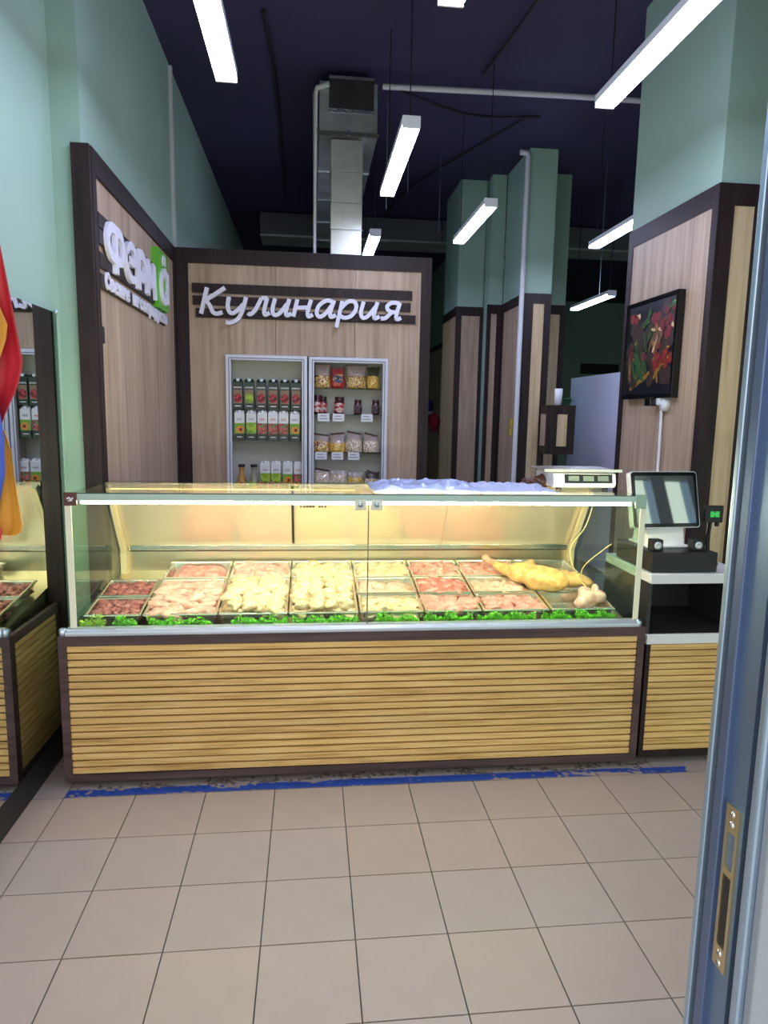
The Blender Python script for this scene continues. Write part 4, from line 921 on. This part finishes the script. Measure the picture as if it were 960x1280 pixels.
for k in range(4):
    y0 = 2.715+k*.8; bx('run_section', GALV, du, 1.118, 1.56, y0, y0+.79, 3.765, 4.15); bx('run_seam', ALU, du, 1.11, 1.568, y0+.79, y0+.8, 3.755, 4.155)
zz = 3.745
for k, h in enumerate((.235, .225, .20, .36, .5)):
    m = MB().box(1.207+.002*(k % 2), 1.452-.002*(k % 2), 2.725, 2.98, zz-h+.004, zz); m.build('drop_section', P('bright_galvanised_sheet', (226, 226, 208), .38, .8, var=.1, vscale=(9, 9, 9), bump=.15, bscale=(5, 5, 5)), du, .003); zz -= h
    bx('drop_seam', ALU, du, 1.203, 1.456, 2.722, 2.984, zz, zz+.004)
m = MB().tube(smooth_pts([(1.60, 2.74, 4.15), (2.2, 2.74, 4.16), (3.0, 2.74, 4.175), (3.9, 2.74, 4.18)], 3), .021, 10); tag(m.build('ceiling_pipe', PIPE), 'white horizontal pipe running below the ceiling', 'pipe')
m = MB().tube([(1.185, 2.67, 4.11), (1.10, 2.72, 4.10), (1.085, 2.735, 4.06), (1.085, 2.735, 2.25)], .02, 10); tag(m.build('drop_pipe', PIPE), 'white vertical pipe left of the ventilation duct', 'pipe')
m = MB().tube([(3.05, 3.9, 4.17), (3.12, 3.91, 4.17), (3.132, 3.915, 4.14), (3.132, 3.915, 0)], .026, 10); tag(m.build('column_pipe', PIPE), 'white vertical pipe along the corner of the green pillar', 'pipe')
fd = thing('cross_duct', 'wide grey cross duct below the ceiling at the back', 'duct', (4, 6.7, 3.95))
for k in range(7): bx('duct_section', P('grey_duct', (110, 112, 116), .5, .5), fd, .4+k*1.2, 1.59+k*1.2, 6.5, 6.98, 3.95, 4.22); bx('duct_underside', GALV, fd, .4+k*1.2, 1.59+k*1.2, 6.49, 7.0, 3.925, 3.95)
CAB = P('black_cable', (22, 20, 30), .6)
for i, (pts, lb) in enumerate((([(.75, 2.0, 4.225), (.78, 3.2, 4.225), (.75, 6, 4.225)], 'black cable running along the ceiling left of the duct'), ([(1.75, 2.9, 4.2), (2.4, 3.2, 4.18), (3.0, 3.2, 4.2)], 'black cable sagging across the ceiling above the columns'), ([(2.3, -.2, 4.22), (2.45, 1.2, 4.2), (2.35, 2.6, 4.22)], 'black cable along the ceiling above the hanging lamps'), ([(2.0, 6.3, 4.2), (2.2, 5.0, 4.18), (2.9, 3.2, 4.2)], 'black cable looping behind the columns'))):
    tag(MB().tube(smooth_pts(pts, 6), .012, 6).build('ceiling_cable', CAB), lb, 'cable')
for x, y, z, lb in ((1.9, 3.4, 3.6, 'thin metal drop rod beside the second lamp row'), (2.35, 4.3, 3.5, 'thin metal drop rod in front of the green columns'), (1.66, 2.9, 3.3, 'thin metal drop rod right of the duct'), (4.05, 4.2, 2.9, 'thin metal drop rod between the pillars')):
    tag(MB().tube([(x, y, CEIL-.001), (x, y, z)], .005, 6).build('drop_rod', ALU), lb, 'rod')

# ------------------------------------------------------------------ things further back
wc = thing('wall_cabinet', 'small dark framed cabinet hung on the pipe pillar', 'cabinet', (3.53, 3.82, 1.3))
bx('body', DARK, wc, 3.39, 3.668, 3.70, 3.948, 1.295, 1.78)
bx('front_inset', OAKL, wc, 3.485, 3.585, 3.694, 3.70, 1.375, 1.69); bx('side_inset', OAK, wc, 3.384, 3.39, 3.76, 3.90, 1.375, 1.69)
tag(MB().lathe((3.52, 3.80, 1.781), [(.03, 0), (.036, .002), (.04, .16), (.036, .162), (.001, .165)], 16).build('paper_cup_stack', PAPER), 'white stack of cups on the small wall cabinet', 'cups')
m = MB()
for k in range(14): m.ico((3.62+R.uniform(-.03, .03), 3.80+R.uniform(-.04, .04), 1.80+R.uniform(0, .05)), (.02, .02, .008), (R.uniform(-1, 1), R.uniform(-1, 1), R.uniform(0, 3)), 1)
m.lathe((3.62, 3.80, 1.781), [(.02, 0), (.025, .02)], 10)
tag(m.build('small_plant', P('dark_leaf', (30, 70, 36), .5)), 'small dark green plant on the wall cabinet edge', 'plant')
pt = thing('partition_panel', 'white free standing partition panel behind the scale', 'partition', (4.16, 4.4, 0))
bx('panel', P('lilac_white_panel', (214, 212, 236), .5), pt, 4.135, 4.165, 3.7, 5.06, .05, 2.12)
for y in (3.75, 5.0): bx('foot', ALU, pt, 4.0, 4.3, y, y+.04, 0, .05)
tag(bx('far_louvre', P('dark_louvre', (26, 34, 32), .6), None, 7.2, 8.1, 12.36, 12.4, 2.65, 2.88), 'dark louvre panel high on the far back wall', 'vent')
b1 = thing('hanging_cap', 'small blue cap hanging on the far wall end', 'cap', (3.2, 9.4, 1.7), 'caps hanging beside the sign partition')
MB().ico((3.17, 9.43, 1.83), (.10, .12, .12), (0, 0, 0), 2, .2, 1).build('crown', P('blue_cloth', (54, 58, 150), .7), b1); bx('brim', P('white_cloth', (206, 208, 220), .7), b1, 3.09, 3.26, 9.33, 9.5, 1.66, 1.72, .01)
b2 = thing('hanging_cap', 'small red cap hanging below the blue one', 'cap', (3.2, 8.8, 1.4), 'caps hanging beside the sign partition')
MB().ico((3.17, 8.77, 1.55), (.10, .10, .15), (0, 0, 0), 2, .2, 2).build('crown', P('red_cloth', (150, 30, 40), .7), b2); bx('brim', P('dark_red_cloth', (96, 20, 30), .7), b2, 3.1, 3.26, 8.7, 8.84, 1.37, 1.41, .008)

# blue floor tape, worn ---------------------------------------------------
TAPE = P('blue_floor_tape', (32, 66, 146), .5, var=.2, vscale=(20, 20, 20))
m = MB(); cell = .0055; nx = int(2.86/cell)
for i in range(nx):
    for j in range(10):
        x = .0+i*cell; y = .002+j*cell
        wear = .62*noise.noise(Vector((x*5, y*30, 2)))+.5*noise.noise(Vector((x*38, y*60, 5)))
        lim = -.30 if x < .9 else (-.46 if x < 1.9 else (-.30 if x < 2.2 else (-.02 if x < 2.62 else -.4)))
        if j in (0, 9): lim += .18
        if x > 2.62 and j > 8: continue
        if wear > lim: m.add([(x, y, .0012), (x+cell, y, .0012), (x+cell, y+cell, .0012), (x, y+cell, .0012)], [(0, 1, 2, 3)])
o = m.build('floor_tape', TAPE); tag(o, 'worn blue tape line on the floor before the display case', 'tape'); o['kind'] = 'stuff'

m = MB()
for i in range(int(2.7/.008)):
    for j in range(9):
        x = -.0+i*.008; y = .045+j*.008
        if .7*noise.noise(Vector((x*7, y*25, 8)))+.6*noise.noise(Vector((x*45, y*45, 3))) > .12+.035*abs(j-5): m.add([(x, y, .0007), (x+.008, y, .0007), (x+.008, y+.008, .0007), (x, y+.008, .0007)], [(0, 1, 2, 3)])
o = m.build('floor_grime', P('brown_grime', (104, 90, 80), .8, var=.3, vscale=(30, 30, 30))); tag(o, 'brown grime on the floor along the foot of the display case', 'grime'); o['kind'] = 'stuff'

# flag ---------------------------------------------------------------------
fg = thing('flag', 'red blue and orange flag hanging by the mirror at the left edge', 'flag', (.06, -.8, 2.3))
def drape(name, m_, outline_l, outline_r, y, amp, nz=26, nx=10, ph=0):
    """cloth between a left and a right edge curve given as (z, x) lists"""
    def at(lst, z):
        for (za, xa), (zb, xb) in zip(lst, lst[1:]):
            if za >= z >= zb: return xa+(xb-xa)*(za-z)/(za-zb+1e-9)
        return lst[-1][1]
    zt, zb = outline_r[0][0], outline_r[-1][0]; m = MB(); vs = []
    for s in (0, .003):
        for j in range(nz+1):
            z = zt+(zb-zt)*j/nz; a, b = at(outline_l, z), at(outline_r, z)
            for i in range(nx+1):
                u = i/nx; vs.append((a+(b-a)*u, y+s+amp*math.sin(9*u+2.2*j/nz+ph)+amp*.5*math.sin(23*u+ph), z))
    n = (nx+1)*(nz+1); fs = []
    for s in range(2):
        for j in range(nz):
            for i in range(nx): a = s*n+j*(nx+1)+i; fs.append((a, a+1, a+nx+2, a+nx+1))
    for j in range(nz):
        for i in (0, nx): a = j*(nx+1)+i; fs.append((a, a+nx+1, a+nx+1+n, a+n))
    m.add(vs, fs, True); return m.build(name, m_, fg)
RC = P('red_flag_cloth', (196, 34, 52), .6, coat=.1); BC = P('blue_flag_cloth', (66, 92, 190), .6, coat=.1); OC = P('orange_flag_cloth', (214, 150, 48), .6, coat=.1)
drape('red_stripe', RC, [(2.2, .10), (1.5, .10)], [(2.16, .195), (2.108, .207), (1.97, .228), (1.787, .254), (1.72, .235), (1.652, .201), (1.60, .18)], -.80, .010)
drape('orange_fold', OC, [(2.2, .10), (1.5, .10)], [(2.06, .175), (1.97, .198), (1.89, .228), (1.85, .222), (1.80, .203), (1.72, .17)], -.825, .008, ph=1)
drape('blue_stripe', BC, [(2.2, .08), (1.3, .08)], [(1.80, .155), (1.70, .196), (1.585, .207), (1.48, .202), (1.366, .172), (1.33, .15)], -.845, .010, ph=2)
drape('orange_stripe', OC, [(1.60, .17), (1.2, .12)], [(1.60, .195), (1.54, .212), (1.42, .222), (1.335, .232), (1.305, .226), (1.30, .21)], -.815, .007, ph=.5)
drape('red_tip', RC, [(1.5, .10), (1.2, .10)], [(1.36, .165), (1.325, .194), (1.295, .188), (1.277, .168), (1.262, .14)], -.86, .006, 10, 8, ph=1.5)
MB().tube([(-.15, -.8, 2.62), (.04, -.82, 2.30), (.12, -.83, 2.17)], .011, 10).build('pole', P('varnished_pole', (150, 104, 60), .4), fg)
MB().lathe((-.15, -.8, 2.62), [(.03, 0), (.03, .008), (.016, .03)], 12, M=Matrix.Rotation(math.pi/2, 3, 'Y')).build('bracket', ALU, fg)
